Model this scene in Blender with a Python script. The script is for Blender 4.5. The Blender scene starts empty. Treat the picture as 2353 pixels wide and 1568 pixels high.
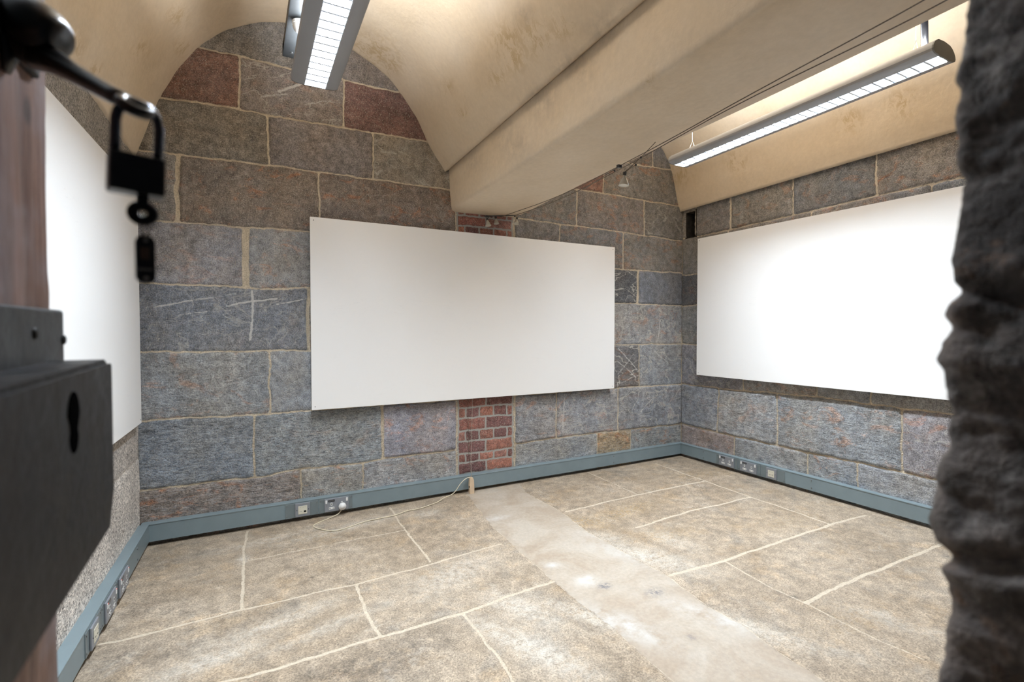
import bpy, bmesh, math, random
import numpy as np
from math import sin, cos, tan, atan, radians, pi, hypot
from mathutils import Vector, Matrix
random.seed(7)
C = bpy.context.scene.collection
sc = bpy.context.scene
# ------------------------------------------------------------------ survey of the room
# origin = camera; +Y runs down the room to the back wall, +X to the right wall, metres
CX, CY, F = 1176.5, 784.0, 1136.0
P = atan(27 / F); YAW = radians(28.4)
D = 3.32; XR = 3.60; XL = -0.515; FZ = -1.18; LA = radians(1.9); YF = 0.186
def ray(px, py):
    x = (px - CX) / F; u = -(py - CY) / F
    fw = cos(P) + u * sin(P); up = u * cos(P) - sin(P)
    return (fw * sin(YAW) + x * cos(YAW), fw * cos(YAW) - x * sin(YAW), up)
def onY(px, py, y=D):
    r = ray(px, py); t = y / r[1]; return Vector((r[0] * t, y, r[2] * t))
def onX(px, py, x=XR):
    r = ray(px, py); t = x / r[0]; return Vector((x, r[1] * t, r[2] * t))
def onZ(px, py, z=FZ):
    r = ray(px, py); t = z / r[2]; return Vector((r[0] * t, r[1] * t, z))
def atd(px, py, d):
    x = (px - CX) / F; u = -(py - CY) / F; r = ray(px, py)
    return Vector(r) * d
def proj(v):
    f = v[..., 0] * sin(YAW) + v[..., 1] * cos(YAW); r = v[..., 0] * cos(YAW) - v[..., 1] * sin(YAW); z = v[..., 2]
    fw = f * cos(P) - z * sin(P); up = z * cos(P) + f * sin(P)
    fw = np.where(fw < .05, .05, fw)
    return CX + F * r / fw, CY - F * up / fw
# ------------------------------------------------------------------ helpers
def link(o, parent=None):
    C.objects.link(o)
    if parent is not None: o.parent = parent
    return o
def tag(o, label=None, cat=None, group=None, kind=None):
    if label: o['label'] = label
    if cat: o['category'] = cat
    if group: o['group'] = group
    if kind: o['kind'] = kind
    return o
def empty(name, loc=(0, 0, 0), rot=(0, 0, 0)):
    o = bpy.data.objects.new(name, None); o.location = loc; o.rotation_euler = rot; o.empty_display_size = .05
    return link(o)
class MB:
    def __init__(s): s.bm = bmesh.new()
    def box(s, a, b, bevel=0, seg=2):
        a = Vector(a); b = Vector(b)
        r = bmesh.ops.create_cube(s.bm, size=1)
        vs = r['verts']; c = (a + b) / 2; d = b - a
        for v in vs: v.co = Vector((c.x + v.co.x * d.x, c.y + v.co.y * d.y, c.z + v.co.z * d.z))
        if bevel:
            es = list({e for v in vs for e in v.link_edges})
            bmesh.ops.bevel(s.bm, geom=es, offset=bevel, segments=seg, affect='EDGES', profile=.5)
        return s
    def tube(s, pts, r, n=10, cap=True):
        pts = [Vector(p) for p in pts]
        rs = r if isinstance(r, (list, tuple)) else [r] * len(pts)
        rings = []; up = None
        for i, p in enumerate(pts):
            t = (pts[min(i + 1, len(pts) - 1)] - pts[max(i - 1, 0)]).normalized()
            if up is None:
                up = Vector((0, 0, 1)) if abs(t.z) < .9 else Vector((1, 0, 0))
            a = t.cross(up).normalized(); b = a.cross(t).normalized(); up = b
            rings.append([s.bm.verts.new(p + (a * cos(2 * pi * k / n) + b * sin(2 * pi * k / n)) * rs[i]) for k in range(n)])
        for q, w in zip(rings, rings[1:]):
            for k in range(n):
                f = s.bm.faces.new((q[k], q[(k + 1) % n], w[(k + 1) % n], w[k])); f.smooth = True
        if cap:
            s.bm.faces.new(rings[0][::-1]); s.bm.faces.new(rings[-1])
        return s
    def loop(s, pts, r, n=8):
        pts = [Vector(p) for p in pts]; m = len(pts); rings = []
        nn = (pts[1] - pts[0]).cross(pts[2] - pts[1]).normalized()
        for i, p in enumerate(pts):
            t = (pts[(i + 1) % m] - pts[i - 1]).normalized(); a = t.cross(nn).normalized()
            rings.append([s.bm.verts.new(p + (a * cos(2 * pi * k / n) + nn * sin(2 * pi * k / n)) * r) for k in range(n)])
        for i in range(m):
            q, w = rings[i], rings[(i + 1) % m]
            for k in range(n):
                f = s.bm.faces.new((q[k], q[(k + 1) % n], w[(k + 1) % n], w[k])); f.smooth = True
        return s
    def prism(s, poly, axis, a, b):
        # poly: 2D points in the plane across the axis ('x': (y,z), 'y': (x,z), 'z': (x,y))
        def mk(p, t):
            return {'x': (t, p[0], p[1]), 'y': (p[0], t, p[1]), 'z': (p[0], p[1], t)}[axis]
        A = [s.bm.verts.new(mk(p, a)) for p in poly]; B = [s.bm.verts.new(mk(p, b)) for p in poly]
        n = len(poly)
        for k in range(n): s.bm.faces.new((A[k], A[(k + 1) % n], B[(k + 1) % n], B[k]))
        s.bm.faces.new(A[::-1]); s.bm.faces.new(B)
        return s
    def sphere(s, c, r, sx=1, sy=1, sz=1, seg=20):
        m = Matrix.Translation(c) @ Matrix.Diagonal((sx, sy, sz, 1))
        q = bmesh.ops.create_uvsphere(s.bm, u_segments=seg, v_segments=seg // 2, radius=r, matrix=m)
        for v in q['verts']:
            for f in v.link_faces: f.smooth = True
        return s
    def cyl(s, c, r, h, axis='z', n=20, r2=None):
        m = Matrix.Translation(c)
        if axis == 'x': m = m @ Matrix.Rotation(pi / 2, 4, 'Y')
        if axis == 'y': m = m @ Matrix.Rotation(pi / 2, 4, 'X')
        bmesh.ops.create_cone(s.bm, cap_ends=True, segments=n, radius1=r, radius2=r if r2 is None else r2, depth=h, matrix=m)
        return s
    def build(s, name, mat, parent=None, loc=None, rot=None):
        bmesh.ops.recalc_face_normals(s.bm, faces=s.bm.faces)
        me = bpy.data.meshes.new(name); s.bm.to_mesh(me); s.bm.free()
        if mat: me.materials.append(mat)
        o = bpy.data.objects.new(name, me); link(o, parent)
        if loc: o.location = loc
        if rot: o.rotation_euler = rot
        return o
# numpy noise
_rng = np.random.RandomState(3); _T = _rng.rand(256, 256)
def vn(x, y):
    xi = np.floor(x).astype(int); yi = np.floor(y).astype(int); fx = x - xi; fy = y - yi
    fx = fx * fx * (3 - 2 * fx); fy = fy * fy * (3 - 2 * fy)
    g = lambda a, b: _T[a % 256, b % 256]
    return (g(xi, yi) * (1 - fx) + g(xi + 1, yi) * fx) * (1 - fy) + (g(xi, yi + 1) * (1 - fx) + g(xi + 1, yi + 1) * fx) * fy
def fbm(x, y, o=4):
    s = 0; a = .5; t = 0
    for i in range(o):
        s = s + a * vn(x * 2 ** i + 17 * i, y * 2 ** i + 5 * i); t += a; a *= .5
    return s / t - .5
def grid_mesh(name, V, nu, nv, mats, attrs, keep=None, smooth=True, flip=False):
    """V: (nu*nv,3) array ordered u-major"""
    me = bpy.data.meshes.new(name)
    i = np.arange(nu - 1)[:, None] * nv + np.arange(nv - 1)[None, :]
    q = np.stack([i, i + nv, i + nv + 1, i + 1], -1).reshape(-1, 4)
    if flip: q = q[:, ::-1]
    if keep is not None: q = q[keep.reshape(-1)]
    me.vertices.add(len(V)); me.vertices.foreach_set('co', V.astype(np.float32).ravel())
    me.loops.add(q.size); me.loops.foreach_set('vertex_index', q.ravel().astype(np.int32))
    me.polygons.add(len(q)); me.polygons.foreach_set('loop_start', (np.arange(len(q)) * 4).astype(np.int32))
    me.polygons.foreach_set('use_smooth', np.full(len(q), smooth))
    me.update(); me.validate()
    for k, a in attrs.items():
        at = me.attributes.new(k, 'FLOAT_COLOR', 'POINT'); at.data.foreach_set('color', a.astype(np.float32).ravel())
    for m in mats: me.materials.append(m)
    return bpy.data.objects.new(name, me)
# ------------------------------------------------------------------ materials
class NT:
    def __init__(s, name):
        s.m = bpy.data.materials.new(name); s.m.use_nodes = True; s.t = s.m.node_tree; s.n = s.t.nodes; s.l = s.t.links
        s.b = s.n['Principled BSDF']; s._tc = None
    def _in(s, sock, v):
        if isinstance(v, bpy.types.NodeSocket): s.l.new(v, sock)
        elif v is not None:
            try: sock.default_value = v
            except Exception: sock.default_value = tuple(v) + (1,)
    def tc(s):
        if s._tc is None: s._tc = s.n.new('ShaderNodeTexCoord').outputs['Object']
        return s._tc
    def map(s, scale=(1, 1, 1), rot=(0, 0, 0)):
        n = s.n.new('ShaderNodeMapping'); s.l.new(s.tc(), n.inputs[0]); n.inputs['Scale'].default_value = scale; n.inputs['Rotation'].default_value = rot
        return n.outputs[0]
    def noise(s, scale, detail=3, rough=.5, vec=None, dist=0):
        n = s.n.new('ShaderNodeTexNoise'); s.l.new(vec or s.tc(), n.inputs['Vector'])
        n.inputs['Scale'].default_value = scale; n.inputs['Detail'].default_value = detail; n.inputs['Roughness'].default_value = rough; n.inputs['Distortion'].default_value = dist
        return n.outputs['Fac']
    def voro(s, scale, vec=None, feature='F1', out='Distance'):
        n = s.n.new('ShaderNodeTexVoronoi'); n.feature = feature; s.l.new(vec or s.tc(), n.inputs['Vector']); n.inputs['Scale'].default_value = scale
        return n.outputs[out]
    def math(s, op, a, b=None, c=None, clamp=False):
        n = s.n.new('ShaderNodeMath'); n.operation = op; n.use_clamp = clamp
        s._in(n.inputs[0], a)
        if b is not None: s._in(n.inputs[1], b)
        if c is not None: s._in(n.inputs[2], c)
        return n.outputs[0]
    def rng(s, v, a, b, c=0., d=1.):
        n = s.n.new('ShaderNodeMapRange'); s._in(n.inputs[0], v)
        for k, x in enumerate((a, b, c, d)): s._in(n.inputs[k + 1], x)
        return n.outputs[0]
    def mix(s, f, a, b, mode='MIX'):
        n = s.n.new('ShaderNodeMix'); n.data_type = 'RGBA'; n.blend_type = mode
        s._in(n.inputs[0], f); s._in(n.inputs[6], a); s._in(n.inputs[7], b)
        return n.outputs[2]
    def attr(s, name):
        n = s.n.new('ShaderNodeAttribute'); n.attribute_name = name; return n
    def sep(s, v):
        n = s.n.new('ShaderNodeSeparateColor'); s.l.new(v, n.inputs[0]); return n.outputs
    def bump(s, h, dist, strength=1.):
        n = s.n.new('ShaderNodeBump'); n.inputs['Distance'].default_value = dist; n.inputs['Strength'].default_value = strength
        s.l.new(h, n.inputs['Height']); s.l.new(n.outputs[0], s.b.inputs['Normal'])
    def fin(s, col, rough=.6, metal=0, spec=.5):
        s._in(s.b.inputs['Base Color'], col); s._in(s.b.inputs['Roughness'], rough); s.b.inputs['Metallic'].default_value = metal
        s.b.inputs['Specular IOR Level'].default_value = spec
        return s.m
def c4(r, g, b): return (r, g, b, 1)
def plain(name, col, rough=.5, metal=0, var=.08, scale=30, spec=.5, bump=0):
    t = NT(name); n = t.noise(scale, 4)
    f = t.rng(n, .3, .7, 1 - var, 1 + var)
    c = t.mix(1., c4(*col), f, 'MULTIPLY')
    if bump: t.bump(n, bump)
    return t.fin(c, rough, metal, spec)
def emis(name, col, s):
    t = NT(name); t.b.inputs['Base Color'].default_value = c4(.8, .8, .8); t.b.inputs['Emission Color'].default_value = c4(*col); t.b.inputs['Emission Strength'].default_value = s
    return t.m

def stone_mat():
    t = NT('dressed_stone')
    col = t.attr('Col').outputs['Color']; sa = t.attr('Sty'); st = t.sep(sa.outputs['Color']); da = t.sep(t.attr('Dst').outputs['Color'])
    big = t.noise(4.5, 6, .6, dist=.4); mid = t.noise(26, 5, .65); fine = t.noise(150, 4, .75)
    c = t.mix(1., col, t.rng(big, .3, .7, .78, 1.22), 'MULTIPLY')
    tint = t.mix(t.rng(t.noise(3, 4, .6), .42, .62, 0, .6), c, t.mix(1., c, c4(1.15, 1.0, .82), 'MULTIPLY'))
    tint = t.mix(t.rng(t.noise(9, 3, .6, dist=1), .56, .66, 0, .3), tint, t.mix(1., tint, c4(.85, .94, 1.08), 'MULTIPLY'))
    c = t.mix(1., tint, t.rng(mid, .3, .7, .6, 1.42), 'MULTIPLY')
    c = t.mix(1., c, t.rng(fine, .33, .68, .42, 1.7), 'MULTIPLY')
    # tool dashes: short pale upright strokes
    dash = t.noise(1, 2, .6, vec=t.map((250, 250, 46), (0, .18, 0)))
    c = t.mix(t.math('MULTIPLY', t.rng(dash, .60, .70, 0, .75), st[0]), c, c4(.47, .42, .33))
    # horizontal split texture
    spl = t.noise(1, 4, .65, vec=t.map((34, 60, 95), (0, -.12, 0)), dist=.5)
    c = t.mix(t.math('MULTIPLY', t.rng(spl, .5, .64, 0, .45), st[1]), c, c4(.42, .42, .43))
    c = t.mix(t.math('MULTIPLY', t.rng(spl, .46, .34, 0, .6), st[1]), c, c4(.07, .08, .1))
    # flecks
    c = t.mix(t.rng(t.noise(210, 2, .5), .60, .69, 0, .75), c, c4(.52, .48, .41))
    # rust
    rn = t.noise(6, 5, .7, vec=t.map((1, 1, 1.8)), dist=1.2)
    c = t.mix(t.math('MULTIPLY', t.rng(rn, .54, .66, 0, .9), st[2]), c, t.mix(1., c, c4(1.55, .92, .62), 'MULTIPLY'))
    # white veins
    vn_ = t.math('ABSOLUTE', t.math('SUBTRACT', t.noise(3.2, 4, .5, vec=t.map((1.2, 1, 2.2), (0, .5, 0)), dist=.5), .5))
    c = t.mix(t.math('MULTIPLY', t.rng(vn_, .012, .003), sa.outputs['Alpha']), c, c4(.55, .52, .46))
    # mortar from the distance field
    d = t.math('ADD', da[0], t.rng(t.noise(60, 4, .7), 0, 1, -.16, .16))
    mm = t.rng(d, .42, .34)
    mort = t.mix(1., c4(.60, .51, .38), t.rng(t.noise(120, 3, .7), .3, .7, .65, 1.3), 'MULTIPLY')
    mort = t.mix(t.rng(t.noise(8, 3), .45, .6, 0, .55), mort, t.mix(1., mort, c4(.7, .68, .66), 'MULTIPLY'))
    mort = t.mix(t.rng(da[1], .0, 1.), mort, c4(.36, .35, .32))
    c = t.mix(mm, c, mort)
    c = t.mix(t.math('MULTIPLY', t.rng(t.math('ADD', da[2], t.rng(t.noise(70, 4, .8), 0, 1, -.45, .45)), .45, .7), .75), c, c4(.62, .6, .57))
    # dark crack at some arrises
    ck = t.math('MULTIPLY', t.rng(t.math('ABSOLUTE', t.math('SUBTRACT', d, .4)), .05, .0), t.rng(t.noise(7, 3, .6), .5, .6))
    c = t.mix(t.math('MULTIPLY', ck, .8), c, c4(.05, .04, .035))
    h = t.math('ADD', t.math('MULTIPLY', fine, .5), t.math('MULTIPLY', mid, .8))
    h = t.math('ADD', h, t.math('MULTIPLY', t.math('MULTIPLY', spl, 2.6), st[1]))
    h = t.math('ADD', h, t.math('MULTIPLY', t.math('MULTIPLY', dash, .7), st[0]))
    t.bump(h, .006, .9)
    return t.fin(c, .72, 0, .35)

def floor_mat():
    t = NT('stone_flags')
    a = t.attr('Msk'); m = t.sep(a.outputs['Color']); b = t.attr('Flr'); f = t.sep(b.outputs['Color'])
    big = t.noise(2.2, 6, .6, dist=.5); mid = t.noise(16, 6, .7); fine = t.noise(170, 4, .8)
    c = t.mix(t.rng(big, .38, .62), c4(.33, .258, .184), c4(.4, .325, .245))
    c = t.mix(1., c, t.rng(mid, .3, .7, .66, 1.34), 'MULTIPLY')
    c = t.mix(t.rng(t.noise(5, 5, .7), .54, .64, 0, .35), c, t.mix(1., c, c4(1.15, 1.0, .78), 'MULTIPLY'))
    c = t.mix(t.rng(t.noise(4, 4, .6, dist=.8), .55, .66, 0, .55), c, t.mix(1., c, c4(.8, .86, .95), 'MULTIPLY'))
    c = t.mix(1., c, t.rng(fine, .34, .68, .45, 1.65), 'MULTIPLY')
    dk = t.math('MULTIPLY', f[1], t.rng(t.noise(38, 6, .8), .34, .58))
    c = t.mix(t.math('MULTIPLY', dk, .8), c, t.mix(1., c, c4(.34, .36, .4), 'MULTIPLY'))
    oc = t.math('MULTIPLY', f[2], t.rng(t.noise(60, 5, .8), .46, .6))
    c = t.mix(t.math('MULTIPLY', oc, .8), c, c4(.42, .27, .1))
    # pale lime bloom
    w0 = t.rng(t.noise(9, 6, .72, dist=.5), .58, .72, 0, .38)
    w = t.math('ADD', w0, t.math('MULTIPLY', f[0], t.rng(t.noise(34, 6, .8), .36, .6)), clamp=True)
    c = t.mix(t.math('MULTIPLY', w, .8), c, t.mix(1., c4(.72, .67, .59), t.rng(fine, .3, .7, .7, 1.15), 'MULTIPLY'))
    # concrete strip
    cn = t.noise(3.5, 6, .65, vec=t.map((1, 1, 1)), dist=.8)
    con = t.mix(t.rng(cn, .4, .62), c4(.385, .31, .235), c4(.46, .40, .33))
    con = t.mix(1., con, t.rng(t.noise(60, 4, .7), .3, .7, .9, 1.1), 'MULTIPLY')
    con = t.mix(t.math('MULTIPLY', f[0], t.rng(t.noise(12, 4, .7), .35, .6)), con, c4(.56, .54, .505))
    con = t.mix(t.math('MULTIPLY', f[1], t.rng(t.noise(50, 4, .8), .42, .56)), con, c4(.16, .16, .17))
    cm = t.rng(t.math('ADD', m[1], t.rng(t.noise(22, 6, .8), 0, 1, -.45, .45)), .42, .56)
    c = t.mix(cm, c, con)
    d = t.math('ADD', m[0], t.rng(t.noise(55, 5, .75), 0, 1, -.24, .24))
    mm = t.rng(d, .5, .62)
    mort = t.mix(1., c4(.62, .53, .41), t.rng(t.noise(100, 3, .7), .3, .7, .75, 1.2), 'MULTIPLY')
    c = t.mix(t.math('MULTIPLY', mm, .88), c, mort)
    ck = t.math('MULTIPLY', t.rng(t.math('ABSOLUTE', t.math('SUBTRACT', d, .46)), .06, .0), t.rng(t.noise(5, 3, .6), .52, .62))
    c = t.mix(t.math('MULTIPLY', ck, .6), c, c4(.1, .075, .05))
    h = t.math('ADD', t.math('MULTIPLY', fine, t.rng(cm, 0, 1, .6, .1)), t.math('MULTIPLY', mid, .9))
    t.bump(h, .004, .8)
    return t.fin(c, t.rng(mid, .3, .7, .45, .7), 0, .4)

def granite_mat():
    t = NT('granite_wall')
    col = t.attr('Col').outputs['Color']; da = t.sep(t.attr('Dst').outputs['Color'])
    c = t.mix(1., col, t.rng(t.noise(5, 5, .6), .3, .7, .8, 1.2), 'MULTIPLY')
    sp = t.noise(120, 3, .7)
    c = t.mix(1., c, t.rng(sp, .35, .65, .4, 1.6), 'MULTIPLY')
    c = t.mix(t.rng(t.noise(95, 2, .6), .6, .68, 0, .8), c, c4(.07, .06, .055))
    mm = t.rng(t.math('ADD', da[0], t.rng(t.noise(60, 4, .7), 0, 1, -.16, .16)), .38, .30)
    c = t.mix(mm, c, t.mix(1., c4(.45, .38, .28), t.rng(sp, .3, .7, .7, 1.3), 'MULTIPLY'))
    t.bump(t.math('ADD', sp, t.noise(30, 4, .6)), .006, .8)
    return t.fin(c, .8, 0, .3)

def plaster_mat():
    t = NT('cream_plaster')
    s = t.sep(t.attr('StnGrey').outputs['Color'])
    c = t.mix(t.rng(t.noise(2.2, 5, .6), .35, .65), c4(.645, .52, .37), c4(.69, .575, .435))
    c = t.mix(1., c, t.rng(t.noise(40, 4, .6), .3, .7, .96, 1.04), 'MULTIPLY')
    p = t.math('MULTIPLY', s[0], t.rng(t.noise(24, 5, .75, vec=t.map((1, 1, .5), (0, .4, .3)), dist=.6), .47, .56))
    c = t.mix(t.math('MULTIPLY', p, .75), c, c4(.48, .34, .17))
    p2 = t.rng(t.noise(11, 6, .8, dist=1.), .68, .74, 0, .4)
    c = t.mix(p2, c, c4(.5, .38, .22))
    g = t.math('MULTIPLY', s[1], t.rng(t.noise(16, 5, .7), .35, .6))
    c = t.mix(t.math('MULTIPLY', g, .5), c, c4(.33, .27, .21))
    t.bump(t.math('ADD', t.noise(5, 3, .5), t.math('MULTIPLY', t.noise(60, 4, .6), .12)), .02, .6)
    return t.fin(c, .55, 0, .4)

def wood_mat():
    t = NT('old_door_wood')
    g = t.noise(1, 6, .7, vec=t.map((30, 30, 2.2)), dist=.6)
    c = t.mix(t.rng(g, .35, .65), c4(.065, .028, .018), c4(.2, .105, .072))
    c = t.mix(t.rng(t.noise(5, 4, .6), .5, .65, 0, .7), c, c4(.19, .16, .17))
    k = t.voro(11, vec=t.map((1, 1.4, .8)))
    c = t.mix(t.rng(k, .16, .08, 0, .85), c, c4(.03, .015, .012))
    t.bump(g, .004, .8)
    return t.fin(c, .55, 0, .4)

def iron_mat(name, a, b, rough=.42):
    t = NT(name); n = t.noise(14, 6, .7, dist=.4)
    c = t.mix(t.rng(n, .38, .62), c4(*a), c4(*b))
    t.bump(t.noise(45, 5, .65), .0025, .6)
    return t.fin(c, t.rng(n, .3, .7, rough - .1, rough + .2), 0, .15)
def jamb_mat():
    t = NT('rough_jamb_stone')
    b = t.noise(9, 6, .7, dist=.6); m = t.noise(34, 6, .7)
    c = t.mix(t.rng(b, .4, .6), c4(.06, .054, .053), c4(.2, .17, .152))
    c = t.mix(t.rng(t.noise(12, 5, .7), .58, .68, 0, .8), c, c4(.17, .10, .06))
    c = t.mix(t.rng(t.noise(16, 5, .7), .56, .66, 0, .7), c, c4(.30, .28, .265))
    c = t.mix(1., c, t.rng(m, .3, .7, .5, 1.5), 'MULTIPLY')
    t.bump(m, .012, .9)
    return t.fin(c, .7, 0, .35)
def board_mat():
    t = NT('white_board_panel')
    c = c4(.9, .895, .885)
    sp = t.rng(t.voro(5), .02, .012, 0, .55)
    sp = t.math('MULTIPLY', sp, t.rng(t.noise(2), .5, .56))
    c = t.mix(sp, c, c4(.2, .18, .15))
    sc_ = t.math('ABSOLUTE', t.math('SUBTRACT', t.noise(1, 3, .6, vec=t.map((3, 3, 30))), .5))
    c = t.mix(t.math('MULTIPLY', t.rng(sc_, .004, .001, 0, .12), t.rng(t.noise(4), .55, .65)), c, c4(.4, .4, .4))
    return t.fin(c, .42, 0, .4)
M_st = stone_mat(); M_fl = floor_mat(); M_gr = granite_mat(); M_pl = plaster_mat(); M_wood = wood_mat(); M_jamb = jamb_mat(); M_board = board_mat()
M_edge = plain('board_edge', (.35, .3, .24), .6)
M_lock = iron_mat('black_lock_iron', (.003, .004, .006), (.022, .019, .017), .5)
M_strap = iron_mat('grey_strap_iron', (.02, .023, .027), (.045, .043, .042))
M_blk = plain('black_steel', (.008, .008, .009), .28, 0, .2, 40, .7)
M_shk = plain('dark_chrome', (.10, .11, .13), .18, 1, .1)
M_brass = plain('tarnished_brass', (.05, .022, .012), .35, .4, .2)
M_key = plain('dark_key_metal', (.02, .02, .022), .3, .6, .1)
M_tag = plain('black_plastic', (.008, .008, .01), .3)
M_tagpaper = plain('brown_tag_paper', (.10, .065, .05), .7)
M_tagink = plain('pale_tag_print', (.3, .3, .3), .6)
M_trk = plain('blue_grey_paint', (.20, .255, .275), .42, 0, .05, 12)
M_trk2 = plain('grey_plate_paint', (.165, .20, .21), .42, 0, .05, 12)
M_skt = plain('grey_socket_metal', (.25, .265, .29), .38, .1, .04)
M_wht = plain('white_plastic', (.78, .78, .76), .35, 0, .02)
M_crm = plain('cream_plastic', (.66, .63, .52), .4, 0, .03)
M_hole = plain('hole_black', (.002, .002, .002), .9, 0, 0, 30, 0)  # flat black, stands in for the dark inside of holes
M_scr = plain('zinc_screw', (.2, .21, .21), .3, .7)
M_red = plain('red_switch_mark', (.7, .05, .03), .4)
M_hous = plain('silver_grey_paint', (.33, .335, .35), .4, .1, .03, 8)
M_cap = plain('grey_end_cap', (.16, .155, .145), .45, 0, .05)
M_alu = plain('bright_aluminium', (.72, .8, .9), .22, .6, .03)
M_tube = emis('fluorescent_tube', (.86, .93, 1.), 14)
M_diff = emis('lit_reflector', (.86, .93, 1.), 2.0)
M_wire = plain('tarnished_wire', (.13, .10, .07), .4, .3)
M_wirew = plain('pale_hanger_wire', (.55, .5, .42), .4, .2)
M_galv = plain('galvanised_steel', (.028, .031, .033), .45, 0, .15, 20)
M_cable = plain('cream_flex', (.74, .66, .48), .45, 0, .04)
M_beige = plain('beige_plastic', (.66, .5, .34), .5, 0, .05)
M_orange = plain('orange_foam', (.85, .13, .01), .6, 0, .1)
tg = NT('lamp_glass'); tg.b.inputs['Base Color'].default_value = c4(.75, .7, .6); tg.b.inputs['Roughness'].default_value = .12; tg.b.inputs['Transmission Weight'].default_value = .3; M_glass = tg.m
# ------------------------------------------------------------------ masonry walls from measured joints
def line(pts):
    xs = [p[0] for p in pts]; zs = [p[1] for p in pts]; o = np.argsort(xs)
    xs = np.array(xs)[o]; zs = np.array(zs)[o]
    return lambda x: np.interp(x, xs, zs)
BASE = [(.175, .165, .16), (.155, .16, .17), (.2, .195, .19), (.165, .17, .19), (.19, .175, .16), (.15, .145, .145), (.175, .185, .2)]
def stones_from(lines, joints, xl, xr, cols, stys, gap=.0035):
    """lines: functions top->bottom; joints[i]: list of ((xt,zt),(xb,zb),gap)"""
    out = []
    for i in range(len(lines) - 1):
        J = [((xl, 9), (xl, -9), .006)] + joints[i] + [((xr, 9), (xr, -9), .004)]
        for k in range(len(J) - 1):
            c = cols.get((i, k)); s = stys.get((i, k))
            if c is None: c = tuple(np.array(random.choice(BASE)) * random.uniform(.82, 1.18))
            if s is None: s = (random.uniform(.3, 1.) if i < 5 else random.uniform(0, .3), random.uniform(0, .25) if i < 6 else random.uniform(.5, 1.), random.choice([0, .3, .7, .9]), random.choice([0, 0, 0, .5]))
            out.append(dict(t=lines[i], b=lines[i + 1], l=J[k], r=J[k + 1], gap=gap, c=c, s=s, br=0, f=np.array((1.12, 1.12, 1.12)) if i < 4 else np.array((1.34, 1.36, 1.38))))  # lower courses raised paler and bluer, the light there put into stone colour
    for q in out: q['c'] = tuple(np.array(q['c']) * q['f'])
    return out
def jl(line_, z):
    (xt, zt), (xb, zb), g = line_
    return xt + (xb - xt) * np.clip((z - zt) / (zb - zt if zb != zt else 1), 0, 1)
def stone_wall(name, u0, u1, z0, z1, step, stones, mat, hole=None, relief=.008, amp=.004, seed=0., marks=()):
    nu = int((u1 - u0) / step) + 1; nv = int((z1 - z0) / step) + 1
    U, Z = np.meshgrid(np.linspace(u0, u1, nu), np.linspace(z0, z1, nv), indexing='ij')
    wu = U + .016 * fbm(U * 9 + seed, Z * 9, 3) + .009 * fbm(U * 40 + seed, Z * 40, 3)
    wz = Z + .016 * fbm(U * 9 + 31 + seed, Z * 9 + 7, 3) + .009 * fbm(U * 40 + 9 + seed, Z * 40, 3)
    Dm = np.full(U.shape, -.012); col = np.zeros(U.shape + (4,)); sty = np.zeros(U.shape + (4,)); br = np.zeros(U.shape)
    col[..., :3] = (.2, .19, .18); col[..., 3] = 1; off = np.zeros(U.shape)
    for s in stones:
        xl = jl(s['l'], wz) + s['l'][2]; xr = jl(s['r'], wz) - s['r'][2]
        t = s['t'](wu) - s['gap']; b = s['b'](wu) + s['gap']
        dx = np.minimum(wu - xl, xr - wu); dz = np.minimum(t - wz, wz - b)
        r = .006 if s['br'] else .013
        d = np.minimum(dx, dz)
        cr = (dx < r) & (dz < r)
        d = np.where(cr, r - np.hypot(r - dx, r - dz), d)
        m = d > Dm
        Dm[m] = d[m]; col[m, :3] = s['c']; sty[m] = s['s']; br[m] = s['br']; off[m] = s.get('off', random.uniform(-.003, .003))
    q = np.clip(Dm / .012, 0, 1); q = q * q * (3 - 2 * q)
    h = q * (relief * np.where(br > 0, .4, 1) + off) + amp * fbm(U * 12 + seed, Z * 12, 4) * (.4 + q) + sty[..., 1] * q * .010 * fbm(U * 22 + seed, Z * 38, 4)
    V = np.stack([U, -h, Z], -1).reshape(-1, 3)
    dst = np.zeros(U.shape + (4,)); dst[..., 0] = (np.clip(Dm, -.012, .024) + .012) / .036; dst[..., 1] = br; dst[..., 3] = 1
    for (ax_, az_), (bx_, bz_), w_, k_ in marks:
        t_ = np.clip(((U - ax_) * (bx_ - ax_) + (Z - az_) * (bz_ - az_)) / ((bx_ - ax_) ** 2 + (bz_ - az_) ** 2), 0, 1)
        dd_ = np.hypot(wu - ax_ - t_ * (bx_ - ax_), wz - az_ - t_ * (bz_ - az_)); dst[..., 2] = np.maximum(dst[..., 2], k_ * np.clip(1 - (dd_ - w_) / .008, 0, 1))
    keep = None
    if hole:
        uc = (U[:-1, :-1] + U[1:, 1:]) / 2; zc = (Z[:-1, :-1] + Z[1:, 1:]) / 2
        keep = ~((uc > hole[0]) & (uc < hole[1]) & (zc > hole[2]) & (zc < hole[3]))
    return grid_mesh(name, V, nu, nv, [mat], {'Col': col.reshape(-1, 4), 'Sty': sty.reshape(-1, 4), 'Dst': dst.reshape(-1, 4)}, keep)
def bk(p): v = onY(*p); return (v.x, v.z)
def rw(p): v = onX(*p); return (D - v.y, v.z)
def L(f, pts): return line([f(p) for p in pts])
def K(z): return lambda x: np.full(np.shape(x), float(z))
def Jn(f, a, b, g=.0038): return (f(a), f(b), g)
xbl = bk((1049, 1000))[0]; xbr = bk((1182, 1000))[0]
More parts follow.
